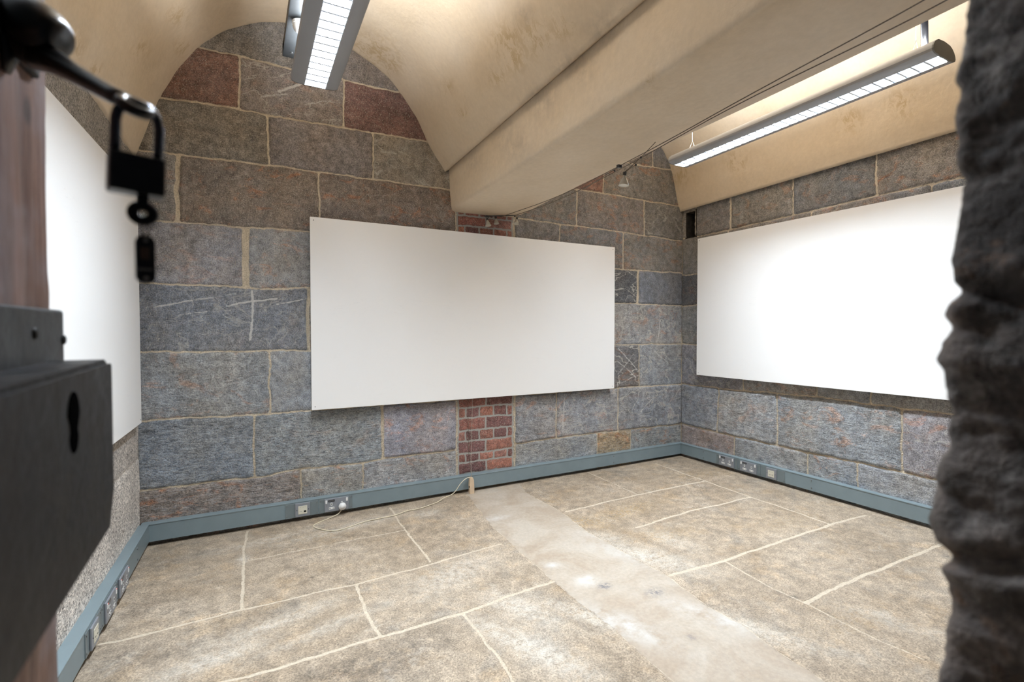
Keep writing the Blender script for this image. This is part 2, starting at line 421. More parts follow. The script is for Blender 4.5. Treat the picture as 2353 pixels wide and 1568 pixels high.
BL = [K(1.98), L(bk, [(429, 103), (545, 129), (621, 147), (787, 183), (938, 219)]),
      L(bk, [(345, 221), (550, 250), (620, 267), (790, 293), (992, 328)]),
      L(bk, [(313, 346), (407, 355), (615, 380), (858, 412), (1030, 437)]),
      L(bk, [(309, 507), (429, 511), (523, 520), (706, 531)]),
      L(bk, [(310, 650), (519, 658), (570, 663), (708, 663)]),
      L(bk, [(310, 809), (422, 809), (708, 806)]),
      L(bk, [(315, 969), (616, 951), (716, 943)]),
      L(bk, [(325, 1128), (586, 1097), (693, 1079), (830, 1066), (866, 1058), (887, 1053), (1048, 1035)]), K(-1.22)]
JL = [[Jn(bk, (705, 20), (700, 160))], [Jn(bk, (551, 130), (550, 250)), Jn(bk, (790, 183), (789, 293))],
      [Jn(bk, (615, 267), (617, 380)), Jn(bk, (858, 308), (858, 412))],
      [Jn(bk, (409, 357), (405, 511), .009), Jn(bk, (733, 400), (735, 531))],
      [Jn(bk, (566, 523), (564, 658), .017), Jn(bk, (860, 540), (860, 660))],
      [Jn(bk, (708, 663), (708, 806), .008), Jn(bk, (900, 670), (900, 800))],
      [Jn(bk, (619, 809), (620, 951)), Jn(bk, (800, 809), (800, 945))],
      [Jn(bk, (585, 961), (585, 1094)), Jn(bk, (879, 935), (879, 1056), .008)],
      [Jn(bk, (691, 1081), (691, 1140)), Jn(bk, (833, 1066), (833, 1117))]]
RED = (.15, .088, .07)
cl = {(0, 0): (.165, .155, .145), (0, 1): (.17, .15, .14), (1, 0): RED, (1, 1): (.2, .175, .165), (1, 2): (.15, .085, .075), (2, 0): (.165, .15, .13), (2, 1): (.18, .16, .155), (2, 2): (.21, .19, .165),
      (3, 0): (.18, .17, .16), (3, 1): (.165, .14, .12), (3, 2): (.15, .125, .11), (4, 0): (.18, .175, .185), (4, 1): (.2, .2, .205), (5, 0): (.135, .145, .165), (6, 0): (.2, .21, .22), (6, 1): (.215, .225, .24),
      (7, 0): (.17, .19, .215), (7, 1): (.2, .215, .225), (7, 2): (.225, .22, .25), (8, 0): (.19, .165, .15), (8, 1): (.22, .215, .205), (8, 2): (.235, .235, .24)}
sl = {(1, 0): (.25, .1, .2, 0), (1, 1): (.9, .1, .35, .5), (1, 2): (.5, .1, 0, 0), (3, 1): (.6, .1, 1, 0), (3, 2): (.8, .1, 1, .2), (4, 0): (.6, .1, .4, 0), (5, 0): (.6, .3, .1, .35), (7, 0): (.1, 1, 0, 0), (7, 1): (.1, 1, .25, 0), (6, 0): (.2, .6, .6, 0), (6, 1): (.6, .3, 0, 0), (8, 0): (0, 1, 1, 0)}
stones = stones_from(BL, JL, -.53, xbl, cl, sl)
BR = [K(1.98), L(bk, [(1459, 379), (1551, 392)]), L(bk, [(1329, 436), (1562, 474)]), L(bk, [(1184, 501), (1325, 520), (1421, 532), (1566, 555)]),
      L(bk, [(1415, 619), (1469, 622), (1565, 628)]), L(bk, [(1415, 698), (1565, 702)]), L(bk, [(1415, 792), (1565, 791)]), L(bk, [(1413, 892), (1565, 884)]),
      L(bk, [(1183, 1021), (1278, 1008), (1420, 990), (1565, 975)]), K(-1.22)]
JR = [[Jn(bk, (1500, 300), (1500, 380))], [Jn(bk, (1386, 400), (1386, 443))], [Jn(bk, (1325, 440), (1325, 520)), Jn(bk, (1480, 465), (1480, 543))],
      [Jn(bk, (1286, 515), (1284, 590)), Jn(bk, (1432, 536), (1432, 622))], [Jn(bk, (1300, 620), (1300, 700)), Jn(bk, (1466, 622), (1464, 700), .01)],
      [Jn(bk, (1340, 700), (1340, 790))], [Jn(bk, (1280, 790), (1280, 900)), Jn(bk, (1468, 794), (1468, 887))],
      [Jn(bk, (1278, 906), (1278, 1008)), Jn(bk, (1420, 895), (1420, 988))], [Jn(bk, (1372, 1002), (1372, 1043)), Jn(bk, (1448, 996), (1448, 1035))]]
cr = {(0, 0): (.14, .125, .11), (1, 0): (.17, .09, .07), (1, 1): (.165, .155, .145), (2, 0): (.165, .16, .155), (2, 1): (.165, .15, .145), (2, 2): (.155, .15, .145), (3, 0): (.17, .16, .155), (3, 1): (.15, .15, .155), (3, 2): (.17, .165, .16),
      (4, 1): (.065, .068, .075), (4, 2): (.115, .12, .135), (5, 1): (.2, .2, .205), (6, 1): (.11, .105, .105), (6, 2): (.19, .2, .215), (7, 0): (.22, .22, .23), (7, 1): (.21, .215, .23), (7, 2): (.19, .2, .22), (8, 0): (.215, .22, .225), (8, 1): (.25, .19, .12), (8, 2): (.19, .2, .205)}
sr = {(0, 0): (.7, 0, 1, 0), (2, 1): (.8, 0, .8, 0), (4, 1): (.1, .5, 0, .8), (4, 2): (.3, .1, 0, 0), (5, 1): (.1, .4, .7, .7), (6, 1): (.1, .5, .7, 1), (6, 2): (.2, .4, .2, .8), (7, 1): (.2, .5, .6, .6), (7, 2): (.2, .6, .3, .9), (8, 1): (.1, 1, .9, 0)}
stones += stones_from(BR, JR, xbr, XR + .01, cr, sr)
# brick patch
brz = [bk((1113, y))[1] for y in (1083.5, 1058, 1038, 1010.6, 986.9, 958.6, 934)]
while brz[-1] < 1.0: brz.append(brz[-1] + (.092 if len(brz) % 2 == 0 else .073))
brz = [brz[0] - .09, ] + brz
W = xbr - xbl
for i in range(len(brz) - 1):
    cuts = [0, .5, 1] if i % 2 == 1 else [0, .13, .38, .64, .89, 1]
    if i == 0: cuts = [0, .14, .5, .8, 1]
    for a, b in zip(cuts, cuts[1:]):
        g = random.uniform(.8, 1.2); red = random.choice([(.30, .13, .095), (.24, .10, .08), (.16, .075, .07), (.26, .125, .10)])
        x0 = xbl + .012 + a * (W - .03); x1 = xbl + .012 + b * (W - .03)
        stones.append(dict(t=K(brz[i + 1]), b=K(brz[i]), l=((x0, 9), (x0, -9), .005), r=((x1, 9), (x1, -9), .005), gap=.005, c=tuple(np.array(red) * g), s=(0, .1, 0, 0), br=1, off=0))
MK = [((340, 707), (440, 692), .002, .9), ((440, 692), (540, 676), .002, .8), ((520, 703), (636, 685), .002, 1), ((636, 698), (702, 688), .001, .9), ((410, 725), (530, 712), .001, .8), ((530, 712), (640, 700), .001, .5), ((510, 722), (534, 738), .001, .8), ((578, 668), (582, 715), .003, .9), ((582, 715), (575, 780), .004, .9), ((668, 664), (640, 795), .001, .6),
      ((1515, 735), (1512, 775), .003, .8), ((1500, 805), (1535, 835), .002, .8), ((1470, 945), (1500, 915), .003, .8), ((1421, 640), (1450, 650), .001, .7), ((1420, 800), (1462, 850), .002, .9), ((1418, 830), (1460, 868), .002, .9), ((1418, 860), (1455, 815), .001, .8), ((1425, 880), (1466, 862), .001, .8), ((1296, 906), (1292, 985), .002, .8), ((1500, 905), (1500, 945), .001, .7), ((640, 210), (700, 190), .006, .75), ((600, 225), (660, 215), .006, .6), ((700, 240), (760, 232), .003, .6)]
o = stone_wall('wall_back', -.56, XR + .04, -1.2, 1.98, .0065, stones, M_st, marks=[(bk(a_), bk(b_), w_, k_) for a_, b_, w_, k_ in MK]); o.location = (0, D, 0); link(o); tag(o, kind='structure')
# right wall
RL = [K(1.25), line([(0, .84), (.5, .835), (1.5, .86), (3.4, .88)]), K(.5), K(.215), K(-.14),
      L(rw, [(1568, 882), (1652, 893), (1881, 913), (2172, 951)]), L(rw, [(1568, 974), (1689, 1004), (1778, 1022), (1855, 1040), (1973, 1064), (2156, 1104)]), K(-1.22)]
JW = [[Jn(rw, (1600, 487), (1600, 548), .004), Jn(rw, (1680, 455), (1680, 530), .008), Jn(rw, (1823, 417), (1823, 494)), Jn(rw, (2015, 364), (2015, 455)), ((2.4, 9), (2.4, -9), .004)],
      [((.5, 9), (.5, -9), .004), ((1.2, 9), (1.2, -9), .004), ((1.9, 9), (1.9, -9), .004), ((2.6, 9), (2.6, -9), .004)], [((.8, 9), (.8, -9), .004), ((1.6, 9), (1.6, -9), .004), ((2.4, 9), (2.4, -9), .004)], [((.6, 9), (.6, -9), .004), ((1.5, 9), (1.5, -9), .004), ((2.5, 9), (2.5, -9), .004)],
      [Jn(rw, (1709, 860), (1709, 900)), Jn(rw, (1878, 880), (1878, 920)), ((1.6, 9), (1.6, -9), .004), ((2.5, 9), (2.5, -9), .004)],
      [Jn(rw, (1652, 893), (1648, 990)), Jn(rw, (1786, 905), (1786, 1022)), Jn(rw, (2074, 938), (2074, 1085)), ((2.5, 9), (2.5, -9), .004)],
      [Jn(rw, (1688, 1004), (1688, 1045)), Jn(rw, (1856, 1040), (1856, 1087)), Jn(rw, (1971, 1064), (1971, 1115)), ((2.3, 9), (2.3, -9), .004)]]
cw = {(0, 1): (.155, .15, .15), (0, 2): (.175, .165, .15), (0, 3): (.135, .135, .135), (0, 4): (.18, .16, .14), (2, 0): (.07, .075, .085), (3, 0): (.17, .175, .18), (4, 0): (.16, .16, .18), (5, 0): (.17, .18, .2), (5, 1): (.22, .22, .22), (5, 2): (.2, .21, .22), (5, 3): (.2, .19, .2), (6, 0): (.2, .165, .155), (6, 1): (.2, .205, .21), (6, 2): (.19, .2, .21), (6, 3): (.21, .215, .225)}
sw = {(0, 2): (.4, .2, .7, 0), (0, 4): (.6, .3, 1, 0), (5, 0): (.1, .7, .3, .3), (5, 1): (.1, .8, .4, 0), (5, 2): (.1, .7, .8, 0), (6, 0): (.3, .5, 1, 0)}
sts = stones_from(RL, JW, 0.0, 3.3, cw, sw)
hz0, hz1 = .838, 1.07; hu0, hu1 = D - 3.262, D - 3.168
o = stone_wall('wall_right', -.02, D - .0, -1.2, 1.25, .0075, sts, M_st, hole=(hu0, hu1, hz0, hz1), relief=.010, seed=50)
o.location = (XR, D, 0); o.rotation_euler = (0, 0, -pi / 2); link(o); tag(o, kind='structure')
flue = MB()
for a, b in (((hu0 - .02, -.002, hz0 - .02), (hu0, .25, hz1 + .02)), ((hu1, -.002, hz0 - .02), (hu1 + .02, .25, hz1 + .02)), ((hu0, -.002, hz0 - .02), (hu1, .25, hz0)), ((hu0, -.002, hz1), (hu1, .25, hz1 + .02)), ((hu0 - .02, .25, hz0 - .02), (hu1 + .02, .27, hz1 + .02))): flue.box(a, b, .002)
fo = flue.build('flue_lining', plain('near_black_stone', (.03, .026, .022), .9, 0, .3, 30, .2, .01), o)  # recess lining in one near-black stone colour
fo['label'] = 'dark narrow recess at the end of the top course'
# left wall: pale speckled granite
def lwp(px, py):
    r = ray(px, py); n = (cos(LA), -sin(LA)); k = n[0] * XL + n[1] * D; t = k / (r[0] * n[0] + r[1] * n[1]); return ((r[1] * t - D) / cos(LA), r[2] * t)
gl = [K(1.2), K(.62), K(.2), K(-.25), K(-.70), K(-1.22)]
gj = [[((-1.1, 9), (-1.1, -9), .004), ((-2.2, 9), (-2.2, -9), .004)], [((-.7, 9), (-.7, -9), .004), ((-1.8, 9), (-1.8, -9), .004)], [((-1.2, 9), (-1.2, -9), .004)], [((-.9, 9), (-.9, -9), .004), ((-2., 9), (-2., -9), .004)], [((-1.5, 9), (-1.5, -9), .004)]]
gc = {}
for i in range(5):
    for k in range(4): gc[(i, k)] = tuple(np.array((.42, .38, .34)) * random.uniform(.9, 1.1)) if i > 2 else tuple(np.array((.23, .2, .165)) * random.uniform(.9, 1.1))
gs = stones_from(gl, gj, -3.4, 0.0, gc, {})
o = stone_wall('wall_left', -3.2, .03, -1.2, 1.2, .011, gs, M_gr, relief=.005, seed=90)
o.location = (XL, D, 0); o.rotation_euler = (0, 0, pi / 2 - LA); link(o); tag(o, kind='structure')
# ------------------------------------------------------------------ floor
x0, x1, y0, y1 = -.68, 3.66, -.6, D + .05
st = .0085; nu = int((x1 - x0) / st) + 1; nv = int((y1 - y0) / st) + 1
X, Y = np.meshgrid(np.linspace(x0, x1, nu), np.linspace(y0, y1, nv), indexing='ij')
wx = X + .022 * fbm(X * 7, Y * 7, 3) + .008 * fbm(X * 35, Y * 35, 3); wy = Y + .022 * fbm(X * 7 + 40, Y * 7, 3) + .008 * fbm(X * 35 + 9, Y * 35, 3)
def fz(p): v = onZ(*p); return (v.x, v.y)
FJ = [([(230, 1480), (300, 1467), (555, 1401), (818, 1343), (980, 1299), (1150, 1250)], .008), ([(572, 1556), (784, 1490), (870, 1464), (1061, 1409), (1269, 1337)], .009),
      ([(570, 1288), (929, 1218)], .006), ([(566, 1222), (559, 1288), (555, 1401)], .008), ([(895, 1167), (929, 1218), (988, 1290)], .007),
      ([(818, 1343), (844, 1405), (870, 1462)], .008), ([(1061, 1409), (1107, 1460), (1150, 1520), (1180, 1568), (1230, 1640)], .007),
      ([(1302, 1176), (1463, 1138), (1616, 1106)], .010), ([(1463, 1212), (1582, 1176), (1727, 1142)], .009), ([(1540, 1323), (1663, 1289), (1910, 1206), (1986, 1185)], .010),
      ([(1850, 1385), (1978, 1327), (2135, 1261), (2260, 1212)], .010), ([(1349, 1085), (1463, 1136)], .006), ([(1506, 1066), (1616, 1104), (1727, 1142), (1910, 1206)], .008),
      ([(1663, 1289), (1795, 1361), (1850, 1385), (2007, 1467), (2126, 1518)], .006), ([(200, 1640), (572, 1556)], .008),
      ([(1208, 1132), (1285, 1174), (1349, 1221), (1438, 1272), (1536, 1325), (1625, 1391), (1697, 1433), (1795, 1501), (1897, 1568)], .004),
      ([(1127, 1205), (1200, 1272), (1268, 1336), (1404, 1438), (1497, 1523), (1560, 1575)], .003)]
dj = np.full(X.shape, 1.)
for pts, hw in FJ:
    q = [np.array(fz(p)) for p in pts]
    for a, b in zip(q, q[1:]):
        d = b - a; t = np.clip(((wx - a[0]) * d[0] + (wy - a[1]) * d[1]) / (d @ d), 0, 1)
        dj = np.minimum(dj, np.hypot(wx - a[0] - t * d[0], wy - a[1] - t * d[1]) - hw)
mort = 1 - np.clip((dj + .012) / .024, 0, 1)
def polyd(poly):
    q = [np.array(p) for p in poly]; ins = np.zeros(X.shape, bool); dd = np.full(X.shape, 9.)
    for a, b in zip(q, q[1:] + q[:1]):
        c = ((a[1] > wy) != (b[1] > wy)) & (wx < (b[0] - a[0]) * (wy - a[1]) / (b[1] - a[1] + 1e-12) + a[0]); ins ^= c
        d = b - a; t = np.clip(((wx - a[0]) * d[0] + (wy - a[1]) * d[1]) / (d @ d), 0, 1); dd = np.minimum(dd, np.hypot(wx - a[0] - t * d[0], wy - a[1] - t * d[1]))
    return np.where(ins, dd, -dd)
strip = [(1068, 1130), (1127, 1205), (1200, 1272), (1268, 1336), (1404, 1438), (1497, 1523), (1600, 1620), (2000, 1640), (1897, 1568), (1795, 1501), (1697, 1433), (1625, 1391), (1536, 1325), (1438, 1272), (1349, 1221), (1285, 1174), (1208, 1132), (1185, 1105)]
cd = polyd([fz(p) for p in strip])
con = np.clip(cd / .03 + .5, 0, 1)
wh = np.zeros(X.shape); dk = np.zeros(X.shape); oc = np.zeros(X.shape)
def blob(A, px, py, rx, ry, s, ang=0):
    c = fz((px, py)); a = radians(ang); dx = X - c[0]; dy = Y - c[1]
    u = dx * cos(a) + dy * sin(a); v = -dx * sin(a) + dy * cos(a)
    np.maximum(A, s * np.exp(-((u / rx) ** 2 + (v / ry) ** 2)), out=A)
for b in [(1490, 1280, .30, .10, 1, 120), (1390, 1235, .14, .06, .7, 120), (1350, 1335, .05, .045, 1.6, 0), (1440, 1440, .2, .07, 1, 110), (1360, 1420, .25, .05, 1, 118), (1200, 1400, .2, .07, .9, 115), (1250, 1500, .25, .07, 1, 110), (1040, 1320, .25, .12, .7, 20),
          (620, 1240, .3, .05, .6, 10), (790, 1215, .3, .05, .8, 12), (640, 1430, .3, .05, .6, 15), (480, 1520, .2, .05, .8, 10), (560, 1285, .03, .05, 1, 0), (1145, 1190, .08, .04, .9, 0), (1680, 1430, .3, .06, .9, 118), (2050, 1430, .2, .06, .5, 110), (1540, 1240, .2, .08, .6, 100), (980, 1180, .1, .05, .6, 0), (1270, 1300, .04, .03, .9, 0), (760, 1440, .3, .04, .5, 15), (1190, 1480, .3, .05, .9, 110)]: blob(wh, *b)
for b in [(900, 1520, .30, .12, .9, 20), (780, 1550, .2, .08, .9, 20), (1010, 1450, .12, .08, .6, 0), (280, 1520, .15, .10, .9, 0), (400, 1500, .15, .06, .7, 10), (520, 1450, .2, .05, .6, 15), (1390, 1347, .03, .02, 1.6, 0), (1505, 1362, .045, .03, .9, 0), (715, 1328, .010, .007, 2.5, 0), (400, 1290, .12, .05, .5, 0), (1065, 1143, .012, .012, 2, 0), (1100, 1250, .015, .01, .8, 0), (1590, 1465, .02, .02, .6, 0), (1815, 1370, .06, .02, .9, 120), (300, 1400, .2, .1, .35, 0), (1950, 1240, .4, .25, .25, 0)]: blob(dk, *b)
for b in [(1350, 1200, .15, .08, 1, 120), (1440, 1175, .25, .09, .9, 10), (1530, 1230, .2, .08, .6, 0), (1265, 1152, .05, .02, 1.6, 120), (1620, 1090, .3, .1, .6, 0), (1480, 1070, .1, .06, .6, 0), (1310, 1255, .1, .05, .5, 0), (1180, 1250, .1, .04, .5, 20), (1800, 1200, .3, .15, .35, 0), (1950, 1430, .3, .1, .3, 0), (700, 1240, .3, .08, .3, 0)]: blob(oc, *b)
slab = .5 + fbm(X * 1.3 + 4, Y * 1.3, 2)
h = .006 * fbm(X * 2.5, Y * 2.5, 3) + .0025 * fbm(X * 18, Y * 18, 3) * (1 - con) - .002 * mort
V = np.stack([X, Y, FZ + h], -1).reshape(-1, 3)
one = np.ones(X.shape)
o = grid_mesh('floor', V, nu, nv, [M_fl], {'Msk': np.stack([mort, con, slab, one], -1).reshape(-1, 4), 'Flr': np.stack([np.clip(wh, 0, 1), np.clip(dk, 0, 1), np.clip(oc, 0, 1), one], -1).reshape(-1, 4)})
link(o); tag(o, kind='structure')
# ------------------------------------------------------------------ vaulted ceiling and beam
def resample(pts, n):
    p = np.array(pts, float); t = np.r_[0, np.cumsum(np.hypot(*np.diff(p, axis=0).T))]
    # smooth with Catmull style cubic via dense interp + running mean
    tt = np.linspace(0, t[-1], 400); q = np.stack([np.interp(tt, t, p[:, 0]), np.interp(tt, t, p[:, 1])], 1)
    k = 15; w = np.ones(k) / k; pad = np.pad(q, ((k // 2, k // 2), (0, 0)), mode='reflect', reflect_type='odd'); q = np.stack([np.convolve(pad[:, j], w, 'valid') for j in (0, 1)], 1)
    ii = np.linspace(0, 399, n); return np.stack([np.interp(ii, np.arange(400), q[:, 0]), np.interp(ii, np.arange(400), q[:, 1])], 1)
archL = [(-.545, .93), (-.525, .99), (-.506, 1.044), (-.437, 1.256), (-.346, 1.453), (-.243, 1.611), (-.116, 1.735), (.061, 1.84), (.236, 1.89), (.36, 1.905), (.50, 1.88), (.644, 1.828), (.78, 1.765), (.897, 1.693), (.994, 1.588), (1.092, 1.459), (1.16, 1.319), (1.217, 1.227), (1.282, 1.148), (1.288, 1.13)]
archR = [(1.82, 1.11), (1.85, 1.18), (1.9, 1.30), (1.96, 1.42), (2.04, 1.54), (2.14, 1.655), (2.28, 1.76), (2.45, 1.84), (2.62, 1.885), (2.8, 1.885), (2.97, 1.845), (3.13, 1.79), (3.27, 1.715), (3.372, 1.646), (3.466, 1.523), (3.523, 1.373), (3.564, 1.199), (3.6, 1.10)]
SP = [[-1.0, 0]]
spots = [(870, 108, 45), (840, 95, 30), (905, 135, 30), (1040, 195, 16), (1075, 255, 12), (1180, 90, 40), (1305, 55, 28), (1195, 130, 30), (135, 90, 30), (300, 100, 20), (400, 95, 20), (190, 150, 20), (1960, 275, 30), (2085, 235, 35), (1570, 400, 25), (1700, 370, 25), (1155, 170, 20), (1490, 185, 10), (1240, 80, 40), (390, 20, 25)]
greys = [(1180, 330, 40), (1250, 230, 40), (1330, 150, 45), (1400, 60, 40), (1090, 370, 25), (1220, 30, 20)]  # grey blotches, mostly set along the crease of vault and beam
def vault(pts, n, rl, rr, name, stepy=.03, amp=.006, yb=D + .012):
    q = resample(pts, n) if len(pts) > 4 else np.stack([np.interp(np.linspace(0, len(pts) - 1, n), range(len(pts)), [p[k] for p in pts]) for k in (0, 1)], 1)
    ys = np.linspace(yb, .10, int((yb - .1) / stepy) + 1)
    u = np.linspace(0, 1, n)[:, None]; Yv = ys[None, :] + 0 * u
    rise = (rl + (rr - rl) * u) * np.maximum(D - Yv, 0)
    Xv = q[:, 0][:, None] + 0 * Yv; Zv = q[:, 1][:, None] + rise
    nx = np.gradient(q[:, 1]); nz = -np.gradient(q[:, 0]); l = np.hypot(nx, nz) + 1e-9
    s = np.r_[0, np.cumsum(np.hypot(*np.diff(q, axis=0).T))][:, None]
    dsp = amp * fbm(s * 3.1 + 10 + 0 * Yv, Yv * 2.3, 3) * 2 + amp * .25 * fbm(s * 14 + 0 * Yv, Yv * 12, 3)
    Xv = Xv + (nx / l)[:, None] * dsp; Zv = Zv + (nz / l)[:, None] * dsp
    # keep the room end tidy where the left wall splays
    V = np.stack([Xv, Yv, Zv], -1)
    return V, n, len(ys)
def sheet(V, n, m):
    px, py = proj(V); A = np.zeros(V.shape[:2]); B = np.zeros(V.shape[:2])
    for (x, y, r) in spots: A = np.maximum(A, np.exp(-((px - x) ** 2 + (py - y) ** 2) / (r * r)))
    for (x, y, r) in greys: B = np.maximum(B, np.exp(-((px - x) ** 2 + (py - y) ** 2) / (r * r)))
    return np.stack([A, B, 0 * A, 0 * A + 1], -1)
# left vault follows the splay of the left wall
Vl, a, b = vault(archL, 110, .03, .03, 'l')
splay = (np.maximum(D - Vl[..., 1], 0)) * tan(LA); wgt = np.clip((1.282 - Vl[..., 0]) / 1.8, 0, 1) ** 1.5
Vl[..., 0] -= splay * wgt
o = grid_mesh('ceiling', Vl.reshape(-1, 3), a, b, [M_pl], {'StnGrey': sheet(Vl, a, b).reshape(-1, 4)}, flip=True); link(o); tag(o, kind='structure')
sol = o.modifiers.new('thickness', 'SOLIDIFY'); sol.thickness = .04; sol.offset = -1
Vr, a, b = vault(archR, 110, .03, .018, 'r')
o2 = grid_mesh('ceiling', Vr.reshape(-1, 3), a, b, [M_pl], {'StnGrey': sheet(Vr, a, b).reshape(-1, 4)}, flip=True); link(o2); tag(o2, kind='structure')
sol = o2.modifiers.new('thickness', 'SOLIDIFY'); sol.thickness = .04; sol.offset = -1
# plastered beam between the vaults
bm_prof = [(1.283, 1.20), (1.284, 1.14), (1.288, 1.05), (1.293, .95), (1.298, .87), (1.303, .846), (1.318, .838), (1.4, .838), (1.55, .843), (1.7, .85), (1.80, .853), (1.826, .858), (1.834, .875), (1.832, 1.0), (1.825, 1.15), (1.82, 1.25), (1.5, 1.3), (1.283, 1.24)]
ys = np.linspace(D + .012, .10, 70); nb = len(bm_prof)
Vb = np.array([[(p[0] + .004 * math.sin(y * 2.1) * (p[1] < .9), y, p[1] + .03 * (D - y) + .003 * math.sin(y * 3 + p[0] * 4)) for y in ys] for p in bm_prof + bm_prof[:1]])
o3 = grid_mesh('trim_1', Vb.reshape(-1, 3), nb + 1, len(ys), [M_pl], {'StnGrey': sheet(Vb, 0, 0).reshape(-1, 4)}, flip=True); link(o3); tag(o3, kind='structure')
# ------------------------------------------------------------------ front wall with the doorway the camera stands in
def jamb_wall():
    # reveal + room face of the right jamb; path s in plan, rounded corner
    path = [(.5, -.5), (.5, -.1)]
    n1 = 90
    for i in range(1, n1): path.append((.5, -.1 + (.186 - .012 + .1) * i / n1 * 1.0))
    for i in range(8): a = pi - (pi / 2) * i / 7; path.append((.5 + .012 + .012 * cos(a), YF - .012 + .012 * sin(a)))
    for i in range(1, 25): path.append((.512 + .004 * i, YF))
    for x in np.linspace(.65, 3.66, 40): path.append((x, YF))
    pth = np.array(path); nrm = np.gradient(pth, axis=0); nrm = np.stack([-nrm[:, 1], nrm[:, 0]], 1); nrm /= np.linalg.norm(nrm, axis=1)[:, None] + 1e-9
    zs = np.r_[np.linspace(-1.2, -.5, 60, endpoint=False), np.linspace(-.5, .45, 300, endpoint=False), np.linspace(.45, 1.97, 60)]
    s = np.r_[0, np.cumsum(np.hypot(*np.diff(pth, axis=0).T))]
    S, Z = np.meshgrid(s, zs, indexing='ij')
    sil = np.interp(-Z, [-.3, -.17, -.09, -.05, -.02, 0, .018, .027, .034, .05, .08, .115, .14, .185, .195, .21, .23, .29], [-.0065, .0, -.005, .0025, .000, -.003, .003, .005, .002, -.001, -.001, .004, .006, .008, .006, -.001, -.003, -.001])
    amp = np.clip((S - .2) * 5 + .3, .3, 1)
    d = .010 * fbm(S * 14, Z * 22, 4) * 2 + .006 * fbm(S * 45, Z * 85, 4) + sil
    gro = np.exp(-((Z + .215 + .3 * (S - .78)) / .008) ** 2) + .7 * np.exp(-((Z - .02 - .1 * (S - .6)) / .007) ** 2) * (fbm(S * 9, Z, 2) > -.05)
    d -= .012 * gro
    V = np.stack([pth[:, 0][:, None] - (-nrm[:, 0][:, None]) * d, pth[:, 1][:, None] + nrm[:, 1][:, None] * d, Z], -1)
    return V.reshape(-1, 3), len(pth), len(zs)
V, a, b = jamb_wall()
wf = grid_mesh('wall_front', V, a, b, [M_jamb], {}, flip=False); link(wf); tag(wf, kind='structure')
m = MB(); m.box((-.70, -.5, -1.2), (-.252, YF - .004, 1.97)); m.box((-.252, -.5, .9), (.53, YF - .004, 1.97)); m.box((.53, -.5, -1.2), (3.68, YF - .06, 1.97))
o = m.build('wall_front', M_jamb); tag(o, kind='structure')
# ------------------------------------------------------------------ display boards
def board(name, w, hgt, loc, rotz, label, extra=None):
    r = empty(name, loc, (0, 0, rotz)); tag(r, label, 'display board', 'white display boards')
    p = MB().box((0, -.012, 0), (w, 0, hgt), .001, 1).build('panel', M_board, r)
    for x in (.12, w / 2, w - .12): MB().box((x - .022, .0, .05), (x + .022, .034, hgt - .05)).build('batten', M_edge, r)
    for (x, z) in ((.02, .02), (w - .02, .02), (.02, hgt - .02), (w - .02, hgt - .02)):
        MB().cyl((x, -.0125, z), .0032, .0015, 'y', 10).build('screw', M_scr, r)
    return r
so = .052
a = onY(712, 497, D - so - .012); b = onY(1413, 569, D - so - .012); c = onY(1412, 893, D - so - .012); d_ = onY(717, 943, D - so - .012)
zb = (c.z + d_.z) / 2; zt = (a.z + b.z) / 2
board('display_board', b.x - a.x, zt - zb, (a.x, D - so, zb), 0, 'white rectangular board on the back wall above the brick patch')
so = .052
a = onX(1603, 549, XR - so - .012); c = onX(1603, 862, XR - so - .012)
board('display_board', 2.40, a.z - c.z, (XR - so, a.y, c.z), -pi / 2, 'white board on the right wall, its far end hidden by the rough stone jamb')
rl = (pi / 2 - LA)
u, z1 = lwp(303, 440); _, z0 = lwp(307, 979)
# local frame of the left wall
Ml = Matrix.Translation((XL, D, 0)) @ Matrix.Rotation(rl, 4, 'Z')
ul = -.10; p = Ml @ Vector((ul - 2.40, -.022, -.495))
board('display_board', 2.40, 1.235, p, rl, 'white board on the left wall, seen edge-on behind the padlock')
# ------------------------------------------------------------------ trunking and sockets
def trunk(name, length, loc, rotz, label, plates, screws, mitre=(0, 0)):
    r = empty(name, loc, (0, 0, rotz)); tag(r, label, 'cable trunking', 'blue-grey skirting trunking')
    zt, zb = .125, .025
    b = MB(); b.box((0, -.048, zb), (length, 0.0, zt - .008), .0015); b.box((0, -.050, zt - .009), (length, 0.0, zt), .0025)
    b.build('body', M_trk, r)
    for (x0_, x1_) in plates:
        pl = MB().box((x0_, -.0515, zb + .002), (x1_, -.047, zt - .010), .0008, 1).build('cover_plate', M_trk2, r)
        for x in (x0_ + .009, x1_ - .009):
            for z in (zb + .016, zt - .022):
                MB().cyl((x, -.0525, z), .0028, .002, 'y', 10).build('screw', M_scr, pl)
    for x in screws:
        for z in (zb + .02, zt - .026):
            MB().cyl((x, -.0495, z), .004, .003, 'y', 12).build('screw', M_scr, r)
    return r
XT = -.505; yT = D - .004
trunk('cable_trunking', XR - .004 - XT, (XT, yT, FZ), 0, 'blue-grey painted trunking along the foot of the back wall', [(.204 - XT, .392 - XT), (.396 - XT, .598 - XT)], [onY(1410, 1055, 3.27).x - XT])
ys0 = yT - .05
trunk('cable_trunking', 3.0, (XR - .004, ys0, FZ), -pi / 2, 'blue-grey painted trunking along the foot of the right wall', [(ys0 - 2.873, ys0 - 2.665), (ys0 - 2.662, ys0 - 2.462), (ys0 - 2.459, ys0 - 2.262)], [ys0 - 3.01, ys0 - 2.066])
Lt = 3.0; pl = Ml @ Vector((-Lt - .050, 0, FZ)); lx = lambda y: (y - D) / cos(LA) + Lt + .05
